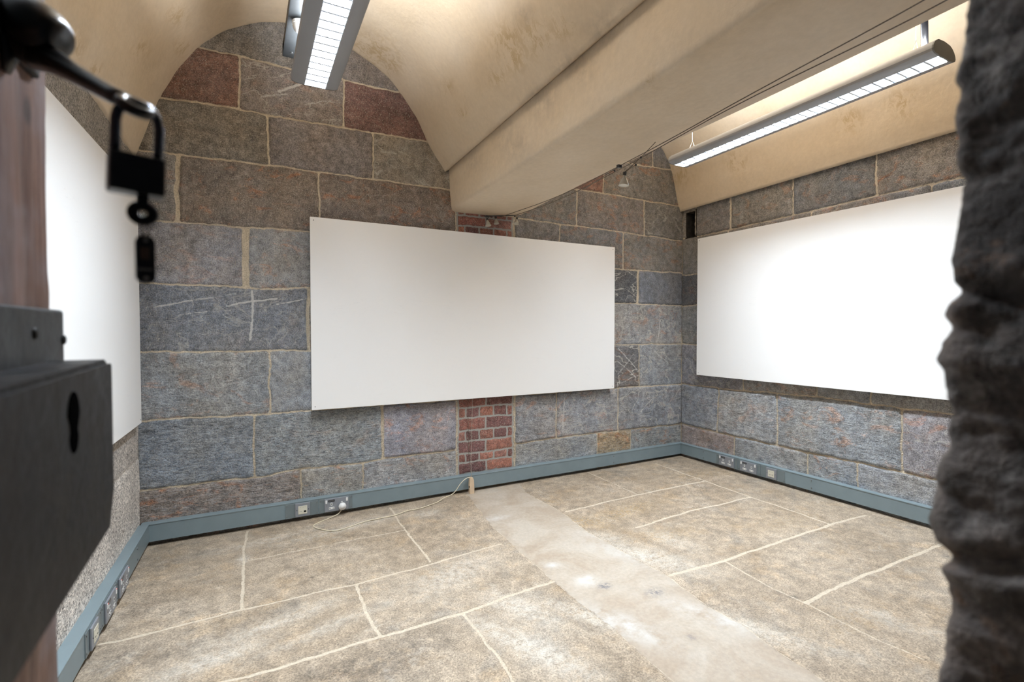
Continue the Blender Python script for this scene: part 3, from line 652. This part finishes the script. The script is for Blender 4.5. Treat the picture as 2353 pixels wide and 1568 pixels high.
trunk('cable_trunking', Lt, pl, rl, 'blue-grey painted trunking along the foot of the left wall', [(lx(2.205), lx(2.385)), (lx(2.388), lx(2.60)), (lx(2.603), lx(2.80))], [lx(3.0)])
def base_plate(r, w):
    MB().box((-w / 2, -.0085, -.042), (w / 2, 0, .042), .003).build('faceplate', M_skt, r)
def double_socket(loc, rotz, label, red=False, filled=None):
    r = empty('double_socket', loc, (0, 0, rotz)); tag(r, label, 'power socket', 'double power sockets on the trunking')
    base_plate(r, .146)
    for s in (-1, 1):
        sw_ = MB().box((s * .062 - .0055, -.0115, .014), (s * .062 + .0055, -.0085, .035), .0008, 1).build('switch', M_wht, r)
        if red: MB().box((s * .062 - .0035, -.0122, .0315), (s * .062 + .0035, -.0108, .0355)).build('red_mark', M_red, sw_)
        MB().cyl((s * .060, -.0087, .0), .0022, .0015, 'y', 8).build('screw', M_scr, r)
        cx = s * .031 - (.004 if s > 0 else -.004) * 0
        oe = MB().box((cx - .0055, -.0095, -.002), (cx + .0055, -.0085, .015), .0004, 1).build('earth_outlet', M_wht, r)
        ou = MB().box((cx - .0165, -.0095, -.026), (cx + .0165, -.0085, -.012), .0004, 1).build('pin_outlet', M_wht, r)
        MB().box((cx - .002, -.0100, .003), (cx + .002, -.0094, .011)).build('pin_hole', M_hole, oe)
        for q_ in (-.010, .010): MB().box((cx + q_ - .003, -.0100, -.021), (cx + q_ + .003, -.0094, -.017)).build('pin_hole', M_hole, ou)
    lb = MB().box((-.050, -.0092, .021), (-.012, -.0084, .034)).build('label', M_tag, r)
    tx = MB()
    for k in range(7): tx.box((-.045 + k * .0042, -.0095, .0255), (-.0425 + k * .0042, -.0091, .0295))
    tx.build('lettering', M_tagink, lb)
    return r
def data_socket(loc, rotz, label, dark=True):
    r = empty('data_socket', loc, (0, 0, rotz)); tag(r, label, 'data socket', 'single data sockets on the trunking')
    base_plate(r, .086)
    ins = MB().box((-.0255, -.0105, -.025), (.0255, -.0085, .025), .0006, 1).build('insert', M_crm, r)
    if dark: MB().box((.006, -.0109, -.0145), (.020, -.0103, -.005)).build('port', M_hole, ins)
    else:
        q = MB(); q.box((-.018, -.0109, -.008), (-.004, -.0103, -.0055)); q.box((.006, -.0109, -.008), (.018, -.0103, -.0055)); q.build('port', M_hole, ins)
    for x, z, w in ((-.018, -.008, .014), (-.016, .016, .005), (0, .016, .004), (.012, .017, .004)) if dark else ((-.016, .015, .01), (.004, .015, .012), (-.012, -.018, .01)):
        MB().box((x, -.0108, z), (x + w, -.0103, z + .0015)).build('lettering', M_scr, ins)
    for s in (-1, 1): MB().cyl((s * .033, -.0088, 0), .0022, .0014, 'y', 8).build('screw', M_hole, r)
    return r
zc = FZ + .072
yf = yT - .0515
data_socket((.301, yf, zc), 0, 'grey data socket with cream insert on the back wall trunking, left of the plugged socket')
double_socket((.500, yf, zc), 0, 'grey double socket on the back wall trunking holding a round white plug')
xf = XR - .004 - .0515
double_socket((xf, 2.768, zc), -pi / 2, 'empty grey double socket on the right wall trunking, nearest the room corner')
double_socket((xf, 2.564, zc), -pi / 2, 'empty grey double socket on the right wall trunking, between a socket and a data socket')
data_socket((xf, 2.366, zc), -pi / 2, 'grey data socket with cream insert on the right wall trunking', False)
def onl(y): return Ml @ Vector(((y - D) / cos(LA), -.0515, zc))
data_socket(onl(2.285), rl, 'grey data socket on the left wall trunking, nearest the door', False)
double_socket(onl(2.495), rl, 'grey double socket on the left wall trunking, beside the data socket', True)
double_socket(onl(2.70), rl, 'grey double socket on the left wall trunking, nearest the back corner', True)
# round plug with flex
pg = empty('round_plug', (.532, yf - .0102, zc - .012)); tag(pg, 'round white plug with thin cream flex in the back wall double socket', 'plug')
b = MB(); b.cyl((0, -.014, 0), .0225, .024, 'y', 32); bmesh.ops.bevel(b.bm, geom=[e for e in b.bm.edges if abs(e.verts[0].co.y - e.verts[1].co.y) < 1e-5], offset=.006, segments=3, affect='EDGES')
bo = b.build('plug_body', M_wht, pg)
for f in bo.data.polygons: f.use_smooth = True
fxp = [(783, 1174, -1.155), (778, 1182, -1.170), (755, 1192, FZ + .004), (735, 1200, FZ + .004), (720, 1207, FZ + .004), (722, 1213, FZ + .004), (738, 1217, FZ + .004), (758, 1221, FZ + .004), (780, 1219, FZ + .004), (815, 1207, FZ + .004), (835, 1200, FZ + .004), (850, 1196, FZ + .004), (880, 1190, FZ + .004), (905, 1185, FZ + .004), (918, 1181, FZ + .004), (935, 1174, FZ + .004), (955, 1171, FZ + .004), (975, 1166, FZ + .004), (990, 1160, FZ + .004), (1005, 1155, FZ + .004)]
pts = [Vector((.532, yf - .025, zc - .03))] + [onZ(x, y, z) for x, y, z in fxp]
tb = onY(1083.5, 1131, 3.238)
pts += [onY(1022, 1143, 3.20), onY(1035, 1139, 3.215), onY(1046, 1131, 3.225), onY(1053, 1119, 3.23), onY(1062, 1107, 3.232), onY(1072, 1099, 3.234), onY(1081, 1097, 3.236)]
def smooth(pts, it=2):
    for _ in range(it):
        q = [pts[0]]
        for a_, b_ in zip(pts, pts[1:]): q += [a_ * .75 + b_ * .25, a_ * .25 + b_ * .75]
        q.append(pts[-1]); pts = q
    return pts
def rel(o_, pts): return [Vector(p) - Vector(o_.location) for p in pts]
MB().tube(rel(pg, smooth(pts)), .0024, 8).build('flex', M_cable, pg)
# beige in-line transformer standing against the trunking
tf = empty('transformer_block', (tb.x, 3.238, FZ)); tag(tf, 'small upright beige block with wires leaning on the back wall trunking', 'transformer')
hh = onY(1084, 1097, 3.238).z - FZ
b = MB(); b.prism([(-.016, 0), (.016, 0), (.017, hh * .2), (.014, hh * .84), (.006, hh), (-.011, hh), (-.017, hh * .93), (-.018, hh * .5)], 'y', -.013, .013)
bmesh.ops.bevel(b.bm, geom=list(b.bm.edges), offset=.0015, segments=2, affect='EDGES'); b.build('casing', M_beige, tf)
MB().box((-.020, -.006, hh * .38), (-.0165, .002, hh * .48)).build('switch', M_hole, tf)
zz = onY(1083, 910, 3.3).z
w1 = [Vector((.0, 0, hh - .003)), Vector((.002, .01, hh + .02)), Vector((.006, .045, hh + .06)), Vector((.006, .07, .30)), Vector((.006, .072, zz - FZ))]
w2 = [Vector((.003, 0, hh - .003)), Vector((.006, .02, hh + .03)), Vector((.022, .062, hh + .12)), Vector((.032, .070, .32)), Vector((.040, .072, zz - FZ))]
MB().tube(smooth(w1), .0013, 6).build('wire', M_wire, tf); MB().tube(smooth(w2), .0011, 6).build('wire', M_wirew, tf)
# orange ear plug at the bottom edge of the view
e = onZ(590, 1573, FZ + .008)
b = MB(); b.tube([(0, -.010, 0), (0, -.004, 0), (0, .004, 0), (0, .009, 0), (0, .0115, 0)], [.0072, .0070, .0062, .0052, .003], 14)
eo = b.build('foam_earplug', M_orange, None, (e.x, e.y, FZ + .007), (0, 0, .7)); tag(eo, 'tiny orange foam piece lying on the flagstones at the bottom of the view', 'foam piece')
# ------------------------------------------------------------------ louvre lights
def louvre_light(X0, ya, yb, za, zb_, label, near_extra=True):
    Ln = ya - yb; tilt = atan((zb_ - za) / Ln)
    r = empty('louvre_light', (X0, ya, za), (-tilt, 0, 0)); tag(r, label, 'ceiling light', 'suspended louvre lights')
    # local: +y points to the back wall; fitting runs from y=0 to y=-Ln
    def side(s):
        outer = [(.047, 0), (.085, .003), (.101, .010), (.106, .020), (.104, .032), (.094, .047), (.078, .060), (.055, .070)]
        inner = [(x - .003, z + (.003 if i < 2 else -.001)) for i, (x, z) in enumerate(outer)][::-1]
        return [(s * x, z) for x, z in outer + inner]
    for s in (-1, 1):
        ho = MB().prism(side(s), 'y', 0, -Ln).build('housing', M_hous, r)
        for f in ho.data.polygons: f.use_smooth = True
        ho.data.set_sharp_from_angle(angle=radians(35))
    hp_ = [(.047, 0), (.085, .003), (.101, .010), (.106, .020), (.104, .032), (.094, .047), (.078, .060), (.055, .070)]; prof = [(-x, z) for x, z in hp_] + [(0, .074)] + hp_[::-1]
    MB().prism(prof, 'y', .0, .006).build('end_cap', M_cap, r); MB().prism(prof, 'y', -Ln - .006, -Ln).build('end_cap', M_cap, r)
    rf = MB(); rf.box((-.052, -Ln + .004, .0365), (.052, -.004, .038)); rf.build('reflector', M_diff, r)
    lv = MB()
    for s in (-1, 1): lv.prism([(s * .0475, .0), (s * .0455, .0), (s * .048, .032), (s * .050, .032)], 'y', -.004, -Ln + .004)
    n = int(Ln / .052)
    for k in range(1, n):
        y = -k * Ln / n; lv.prism([(y - .0045, .002), (y + .0045, .002), (y + .0008, .018), (y - .0008, .018)], 'x', -.046, .046)
    lv.build('louvre', M_alu, r)
    MB().tube([(0, -.03, .045), (0, -Ln + .03, .045)], .008, 12).build('tube', M_tube, r)
    for y in (-.12, -Ln + .10):
        hw = MB(); hw.tube([(-.035, y, .068), (0, y, .135)], .0012, 6); hw.tube([(.035, y, .068), (0, y, .135)], .0012, 6); hw.tube([(0, y, .135), (0, y, .64)], .0010, 6)
        hw.build('hanger_wire', M_wirew, r)
    for nm, z, s, e_, rot, spr in (('down', .033, .042, PD, (0, radians(28), 0), radians(126)), ('down', .033, .042, PD, (0, radians(-28), 0), radians(126)), ('up', .060, .09, PU, (pi, 0, 0), radians(160))):
        ld = bpy.data.lights.new('tube_light', 'AREA'); ld.shape = 'RECTANGLE'; ld.size = s; ld.size_y = Ln - .03; ld.energy = e_; ld.color = (.80, .90, 1.) if nm == 'down' else (.93, .96, 1.); ld.spread = spr
        lo = bpy.data.objects.new('tube_light', ld); link(lo, r); lo.location = (math.copysign(.022, -rot[1]) if nm == 'down' else 0, -Ln / 2, z); lo.rotation_euler = rot
    return r
PD = 57; PU = 27
louvre_light(.305, 2.52, 1.0, 1.145, 1.19, 'silver-grey louvred strip light hanging in the left vault, end-on to the view')
rr = louvre_light(2.74, 2.56, 1.045, 1.165, 1.20, 'long silver-grey louvred strip light hanging in the right vault beside the stone jamb')
MB().tube([(.02, -1.44, .073), (.02, -1.44, .66)], .014, 12).build('feed_pipe', M_blk, rr)
# galvanised trunking at the crown of the left vault
ce = onX(663, 122, .205)
cy = 2.64
snp = onY(685, 52, 2.30)
r = empty('conduit_tray', (.212, cy, 1.312)); tag(r, 'galvanised steel cable tray hung along the crown of the left vault behind the light', 'cable tray')
b = MB(); b.box((-.035, -2.2, 0), (.035, 0, .003)); b.box((-.037, -2.2, 0), (-.034, 0, .05)); b.box((.034, -2.2, 0), (.037, 0, .05)); b.build('tray', M_galv, r)
MB().box((-.037, -.09, .003), (.037, -.004, .05), .003).build('end_box', M_galv, r)
MB().cyl((0, -.055, -.002), .006, .005, 'z', 12).build('screw', M_scr, r)
for y in (-.25, -1.3): MB().tube([(0, y, .003), (0, y, .545)], .004, 8).build('drop_rod', M_galv, r)
sn = empty('presence_sensor', (.222, 2.30, 1.295)); tag(sn, 'white domed sensor fixed under the cable tray behind the left light', 'sensor')
b = MB(); b.sphere((0, 0, -.012), .03, 1, 1, .9, 20); b.cyl((0, 0, .0), .032, .012, 'z', 24); b.build('dome', M_wht, sn)
# ------------------------------------------------------------------ cable lights under the beam
def wz(t): return .80 + .04 * t
A = [onY(1150, 499, 3.27)]; Bp = [onY(1187, 494, 3.24)]
for (px, py, t) in [(1290, 451, .25), (1440, 373, .6), (1540, 320, .7), (1700, 230, .85), (2040, 47, 1), (2118, 3, 1.02)]: A.append(onZ(px, py, wz(t)))
for (px, py, t) in [(1290, 459, .25), (1460, 371, .6), (1540, 325, .7), (1700, 236, .85), (2060, 62, 1), (2172, 2, 1.02)]: Bp.append(onZ(px, py, wz(t)))
def ext(Q): d = (Q[-1] - Q[-2]).normalized(); return Q + [Q[-1] + d * ((Q[-1].y - YF - .01) / max(1e-6, -d.y)) if d.y < 0 else Q[-1]]
for Q, lb in ((A, 'thin brown tension wire under the beam, the upper and left one of the pair'), (Bp, 'thin brown tension wire under the beam, the lower and right one of the pair')):
    Q = ext(Q); o = MB().tube(smooth([Vector(q) for q in Q], 2), .0019, 6).build('tension_wire', M_wire); tag(o, lb, 'wire', 'low-voltage tension wires')
ba = onY(1113, 497, 3.262); bb = onY(1196, 495, 3.262)
r = empty('wire_anchor', ba); tag(r, 'short steel anchor bar for the wires on the bricks under the beam end', 'wire anchor')
MB().tube([(0, 0, 0), bb - ba], .0035, 8).build('bar', M_galv, r)
for t in (.12, .5, .93):
    q = (bb - ba) * t; MB().tube([q, q + Vector((0, .05, .0))], .003, 8).build('eye_bolt', M_galv, r)
def spot(name, top, bulb, direction, label, arms, scale=1.):
    """top: clamp point, bulb: centre of the reflector"""
    r = empty(name, bulb); tag(r, label, 'spotlight', 'small halogen spotlights on the wires')
    dz = Vector(direction).normalized(); q = dz.to_track_quat('-Z', 'Y').to_matrix().to_4x4()
    b = MB(); prof = [(.008, .022), (.009, .012), (.014, .004), (.020, -.010), (.0235, -.022), (.0250, -.027)]
    rings = []
    for rad, z in prof: rings.append([b.bm.verts.new(q @ Vector((rad * cos(2 * pi * k / 24), rad * sin(2 * pi * k / 24), z)) * scale) for k in range(24)])
    for u_, w_ in zip(rings, rings[1:]):
        for k in range(24):
            f = b.bm.faces.new((u_[k], u_[(k + 1) % 24], w_[(k + 1) % 24], w_[k])); f.smooth = True
    o_ = b.build('reflector', M_glass, r); s_ = o_.modifiers.new('t', 'SOLIDIFY'); s_.thickness = .0015
    b = MB(); b.cyl((0, 0, -.024), .0225, .002, 'z', 24); b.bm.transform(q); b.bm.transform(Matrix.Scale(scale, 4)); b.build('front_glass', M_glass, r)
    b = MB(); b.box((-.008, -.005, .018), (.008, .005, .040), .001, 1); b.bm.transform(q); b.bm.transform(Matrix.Scale(scale, 4)); b.build('lamp_holder', M_galv, r)
    hd = q @ Vector((0, 0, .038)) * scale
    for a_ in arms:
        pts_ = [hd] + [Vector(p_) - Vector(bulb) for p_ in a_]
        MB().tube(pts_, .0016, 6).build('arm', M_wire, r)
        MB().sphere(pts_[-2] if len(pts_) > 2 else pts_[-1], .006, seg=10).build('clamp', M_blk, r)
    return r
bp = onZ(1434, 414, .70)
spot('halogen_spotlight', None, bp, (-.12, 0, -1), 'clear cone-shaped halogen spotlight on crossed rods, the one near the middle of the wires', [[onZ(1473, 362, .79), onZ(1506, 327, .80)], [onZ(1461, 379, .775)]])
cb = MB(); cp = onZ(1423, 383, .785); cb.tube([onZ(1425, 382, .785) - cp, onZ(1380, 410, .785) - cp, onZ(1342, 435, .785) - cp], .0018, 6)
co = cb.build('wire_tensioner', M_wire, None, cp); tag(co, 'thin black-ended rod clamped on the wires left of the middle spotlight', 'rod')
MB().box((-.012, -.008, -.006), (.012, .008, .008), .002).build('clamp', M_blk, co); MB().sphere(onZ(1412, 392, .785) - cp, .006, seg=10).build('clamp', M_blk, co)
def nb(px, py, y): return onY(px, py, y)
spot('halogen_spotlight', None, nb(1121, 512, 3.225), (.05, -.25, -1), 'clear halogen spotlight at the left end of the anchor bar over the back board', [[nb(1122, 499, 3.25)]], .85)
spot('halogen_spotlight', None, nb(1187, 509, 3.225), (-.3, -.3, -1), 'clear halogen spotlight at the right end of the anchor bar over the back board', [[nb(1183, 497, 3.25)]], .8)
spot('halogen_spotlight', None, nb(1140, 508, 3.285), (0, -.2, -1), 'dull halogen spotlight in the middle of the anchor bar against the bricks', [[nb(1139, 498, 3.265)]], .8)
# ------------------------------------------------------------------ door with rim lock, strap and hasp
dr = empty('door_1', (0, 0, 0)); tag(dr, kind='structure')
nu, nv = 60, 200
Y_ = np.linspace(YF - .02, .733, nu); Z_ = np.linspace(-1.15, .88, nv)
b = MB()
b.box((-.250, YF - .02, -1.15), (-.20, .733, .88), .004)
lf = b.build('door_leaf', M_wood, dr)
YY, ZZ = np.meshgrid(np.linspace(YF - .02, .760, 80), np.linspace(-1.15, .88, 320), indexing='ij')
rag = .006 * fbm(ZZ * 16, YY * 0 + 2, 4); edge = np.clip((YY - .72) / .04, 0, 1)
xx = -.192 + .006 * fbm(YY * 40, ZZ * 5, 4) - .007 * edge ** 4; YE = YY - (.010 - rag * 2) * edge
notch = np.exp(-((ZZ - .045) / .02) ** 2) * edge; YE += .006 * notch
Vd = np.stack([xx, YE, ZZ], -1); Vd[0, :, 0] = -.22; Vd[-1, :, 0] = -.245; Vd[:, 0, 0] = -.22; Vd[:, -1, 0] = -.22
fc = grid_mesh('facing_board', Vd.reshape(-1, 3), 80, 320, [M_wood], {}, flip=True); link(fc, dr)
st_ = MB().box((-.21, YF, -.060), (-.183, .748, .022), .004, 3)
so_ = st_.build('iron_strap', M_strap, dr)
for y, z in ((.655, -.004), (.44, -.01), (.742, -.012)): MB().sphere((-.183, y, z), .006, .5, 1, 1, 12).build('rivet', M_lock, so_)
lb = MB()
prof = [(.30, -.040), (.716, -.034), (.7235, -.040), (.7235, -.186), (.700, -.226), (.30, -.240)]
V0 = [lb.bm.verts.new((-.135, y, z)) for y, z in prof]; V1 = [lb.bm.verts.new((-.196, y, z)) for y, z in prof]
lb.bm.faces.new(V0); lb.bm.faces.new(V1[::-1])
for k in range(6): lb.bm.faces.new((V0[k], V1[k], V1[(k + 1) % 6], V0[(k + 1) % 6]))
bmesh.ops.bevel(lb.bm, geom=list(lb.bm.edges), offset=.005, segments=4, affect='EDGES')
bmesh.ops.subdivide_edges(lb.bm, edges=[e for e in lb.bm.edges if e.calc_length() > .05], cuts=6, use_grid_fill=True)
lo = lb.build('lock_box', M_lock, dr); lo['label'] = 'heavy black iron rim lock with keyhole'
for f in lo.data.polygons: f.use_smooth = True
lo.data.set_sharp_from_angle(angle=radians(40))
kp = []
for k in range(24):
    a_ = 2 * pi * k / 24; kp.append((.5715 + .0165 * sin(a_) * (1.1 if cos(a_) > 0 else .95), -.083 + .0275 * cos(a_)))
kp = [(.5715 + (y - .5715) * (1 - .38 * math.exp(-((z + .088) / .008) ** 2)), z) for y, z in kp]
k = MB(); k.prism(kp, 'x', -.1352, -.1342); k.build('keyhole', M_hole, lo)  # thin black plate on the lock face, the hole's dark depth put into colour
# hasp: staple plate, swivel and long arm
hp = MB(); hp.box((-.200, .30, .262), (-.186, .70, .42), .003); hp.build('staple_plate', M_strap, dr)
hs = MB()
c1 = atd(92, 62, .445)
hs.tube([atd(50, 10, .46), atd(56, 22, .458), atd(68, 44, .452), atd(92, 68, .445), atd(112, 84, .442), atd(124, 92, .44), atd(131, 97, .44), atd(135, 99, .44)], [.006, .014, .021, .0225, .020, .0165, .011, .004], 20)
hs.tube([atd(72, 60, .45), atd(80, 110, .45), atd(84, 140, .448), atd(84, 156, .448)], [.018, .018, .0135, .007], 16)
hs.tube([atd(-10, 60, .45), atd(8, 80, .45), atd(18, 130, .45), atd(8, 165, .45)], [.012, .016, .008, .005], 12)
hs.tube([atd(70, 90, .455), atd(20, 70, .46), atd(-60, 60, .47)], .012, 12)
ho = hs.build('hasp', M_blk, dr)
am = MB()
am.tube([atd(95, 128, .445), atd(130, 145, .438), atd(170, 168, .425), atd(220, 197, .408), atd(262, 220, .392), atd(290, 233, .38)], [.013, .0105, .0085, .0075, .0068, .006], 14)
ec = atd(312, 246, .362)
vx = Vector((cos(YAW), -sin(YAW), 0)); vf = Vector((sin(YAW), cos(YAW), 0)); vz = Vector((0, 0, 1))
ax = (vx * .85 - vz * .5).normalized(); ay = (vz * .35 + vf * .9).normalized()
am.loop([ec + ax * .0105 * cos(2 * pi * k / 24) + ay * .0095 * sin(2 * pi * k / 24) for k in range(24)], .0042, 10)
am.build('hasp_arm', M_blk, ho)
# padlock
pc = atd(314, 404, .36)
pr = empty('padlock', pc, (0, radians(2.0), -YAW + radians(45))); tag(pr, 'small black padlock with dark chrome shackle hanging from the door hasp', 'padlock')
w2, h2, t2 = .0163, .0138, .0085
MB().box((-w2, -t2, -h2), (w2, t2, h2), .0012, 2).build('body', M_blk, pr)
MB().box((-w2 - .0004, -t2 * .8, -h2 * .9), (-w2 + .001, t2 * .8, h2 * .9), .0003, 1).build('side_plate', M_brass, pr)
sp = [Vector((-.0128, 0, h2 - .002)), Vector((-.0128, 0, h2 + .022))]
for k in range(9): a_ = pi - pi * k / 8; sp.append(Vector((.0128 * cos(a_), 0, h2 + .024 + .0145 * sin(a_))))
sp += [Vector((.0128, 0, h2 + .022)), Vector((.0128, 0, h2 - .002))]
MB().tube(sp, .0034, 14).build('shackle', M_shk, pr)
# key with tag
ky = empty('key', atd(328, 450, .36), (0, 0, -YAW + radians(40))); tag(ky, 'dark key in the bottom of the padlock with a black name tag hanging from it', 'key')
b = MB(); b.box((-.0035, -.0011, -.008), (.0035, .0011, .001)); b.build('shank', M_key, ky)
b = MB(); b.loop([Vector((.0055 * cos(2 * pi * k / 28) * 1.12, 0, -.0128 + .0055 * sin(2 * pi * k / 28))) for k in range(28)], .0036, 8); 
b.bm.transform(Matrix.Translation((0, 0, 0)) @ Matrix.Diagonal((1, .35, 1, 1))); b.build('bow', M_key, ky)
MB().loop([Vector((.001 + .0018 * cos(a_), .0055 * sin(a_) * .5, -.0245 + .0062 * cos(a_ - 1.57))) for a_ in [2 * pi * k / 20 for k in range(20)]], .0006, 6).build('split_ring', M_shk, ky)
tgc = atd(331.5, 596, .36) - atd(328, 450, .36); tz = tgc.z
W_, H_ = .0060, .0178
pr_ = []
for k in range(32):
    a_ = 2 * pi * k / 32; cx = W_ * cos(a_); cz = W_ * sin(a_) + (H_ - W_) * (1 if sin(a_) >= 0 else -1); pr_.append((cx + .0009, cz + tz))
tgo = MB(); tgo.prism(pr_, 'y', -.0014, .0014); bmesh.ops.bevel(tgo.bm, geom=[e for e in tgo.bm.edges if abs(e.verts[0].co.y - e.verts[1].co.y) < 1e-6], offset=.0005, segments=2, affect='EDGES')
to = tgo.build('key_tag', M_tag, ky); to['label'] = 'black oblong plastic tag'
MB().box((-.0022, -.0020, tz + .000), (.0034, -.0013, tz + .009), .0002, 1).build('paper_window', M_tagpaper, to)
q = MB()
for k in range(6): q.box((-.0028 + k * .0013, -.0018, tz - .0080), (-.0019 + k * .0013, -.0013, tz - .0064))
q.build('lettering', M_tagink, to)
MB().cyl((.0012, -.0015, tz - .0140), .0018, .0004, 'y', 14).build('eyelet', M_tagink, to); MB().cyl((.0012, -.0015, tz + .0140), .0014, .0004, 'y', 14).build('eyelet', M_tagink, to)
# ------------------------------------------------------------------ world, camera
w = bpy.data.worlds.new('corridor_light'); sc.world = w; w.use_nodes = True
w.node_tree.nodes['Background'].inputs[0].default_value = (.55, .62, .75, 1); w.node_tree.nodes['Background'].inputs[1].default_value = .035
cd_ = bpy.data.cameras.new('camera'); cam = bpy.data.objects.new('camera', cd_); link(cam)
cd_.sensor_width = 36; cd_.lens = F / 2353 * 36; cd_.clip_start = .02
cam.location = (0, 0, 0); cam.rotation_euler = (pi / 2 - P, 0, -YAW)
cd_.shift_x = (1176.5 - CX) / 2353; cd_.dof.use_dof = True; cd_.dof.focus_distance = 2.5; cd_.dof.aperture_fstop = 3.6
sc.camera = cam
sc.view_settings.view_transform = 'Standard'; sc.view_settings.look = 'None'; sc.view_settings.exposure = 0; sc.view_settings.gamma = 1; sc.view_settings.use_curve_mapping = False
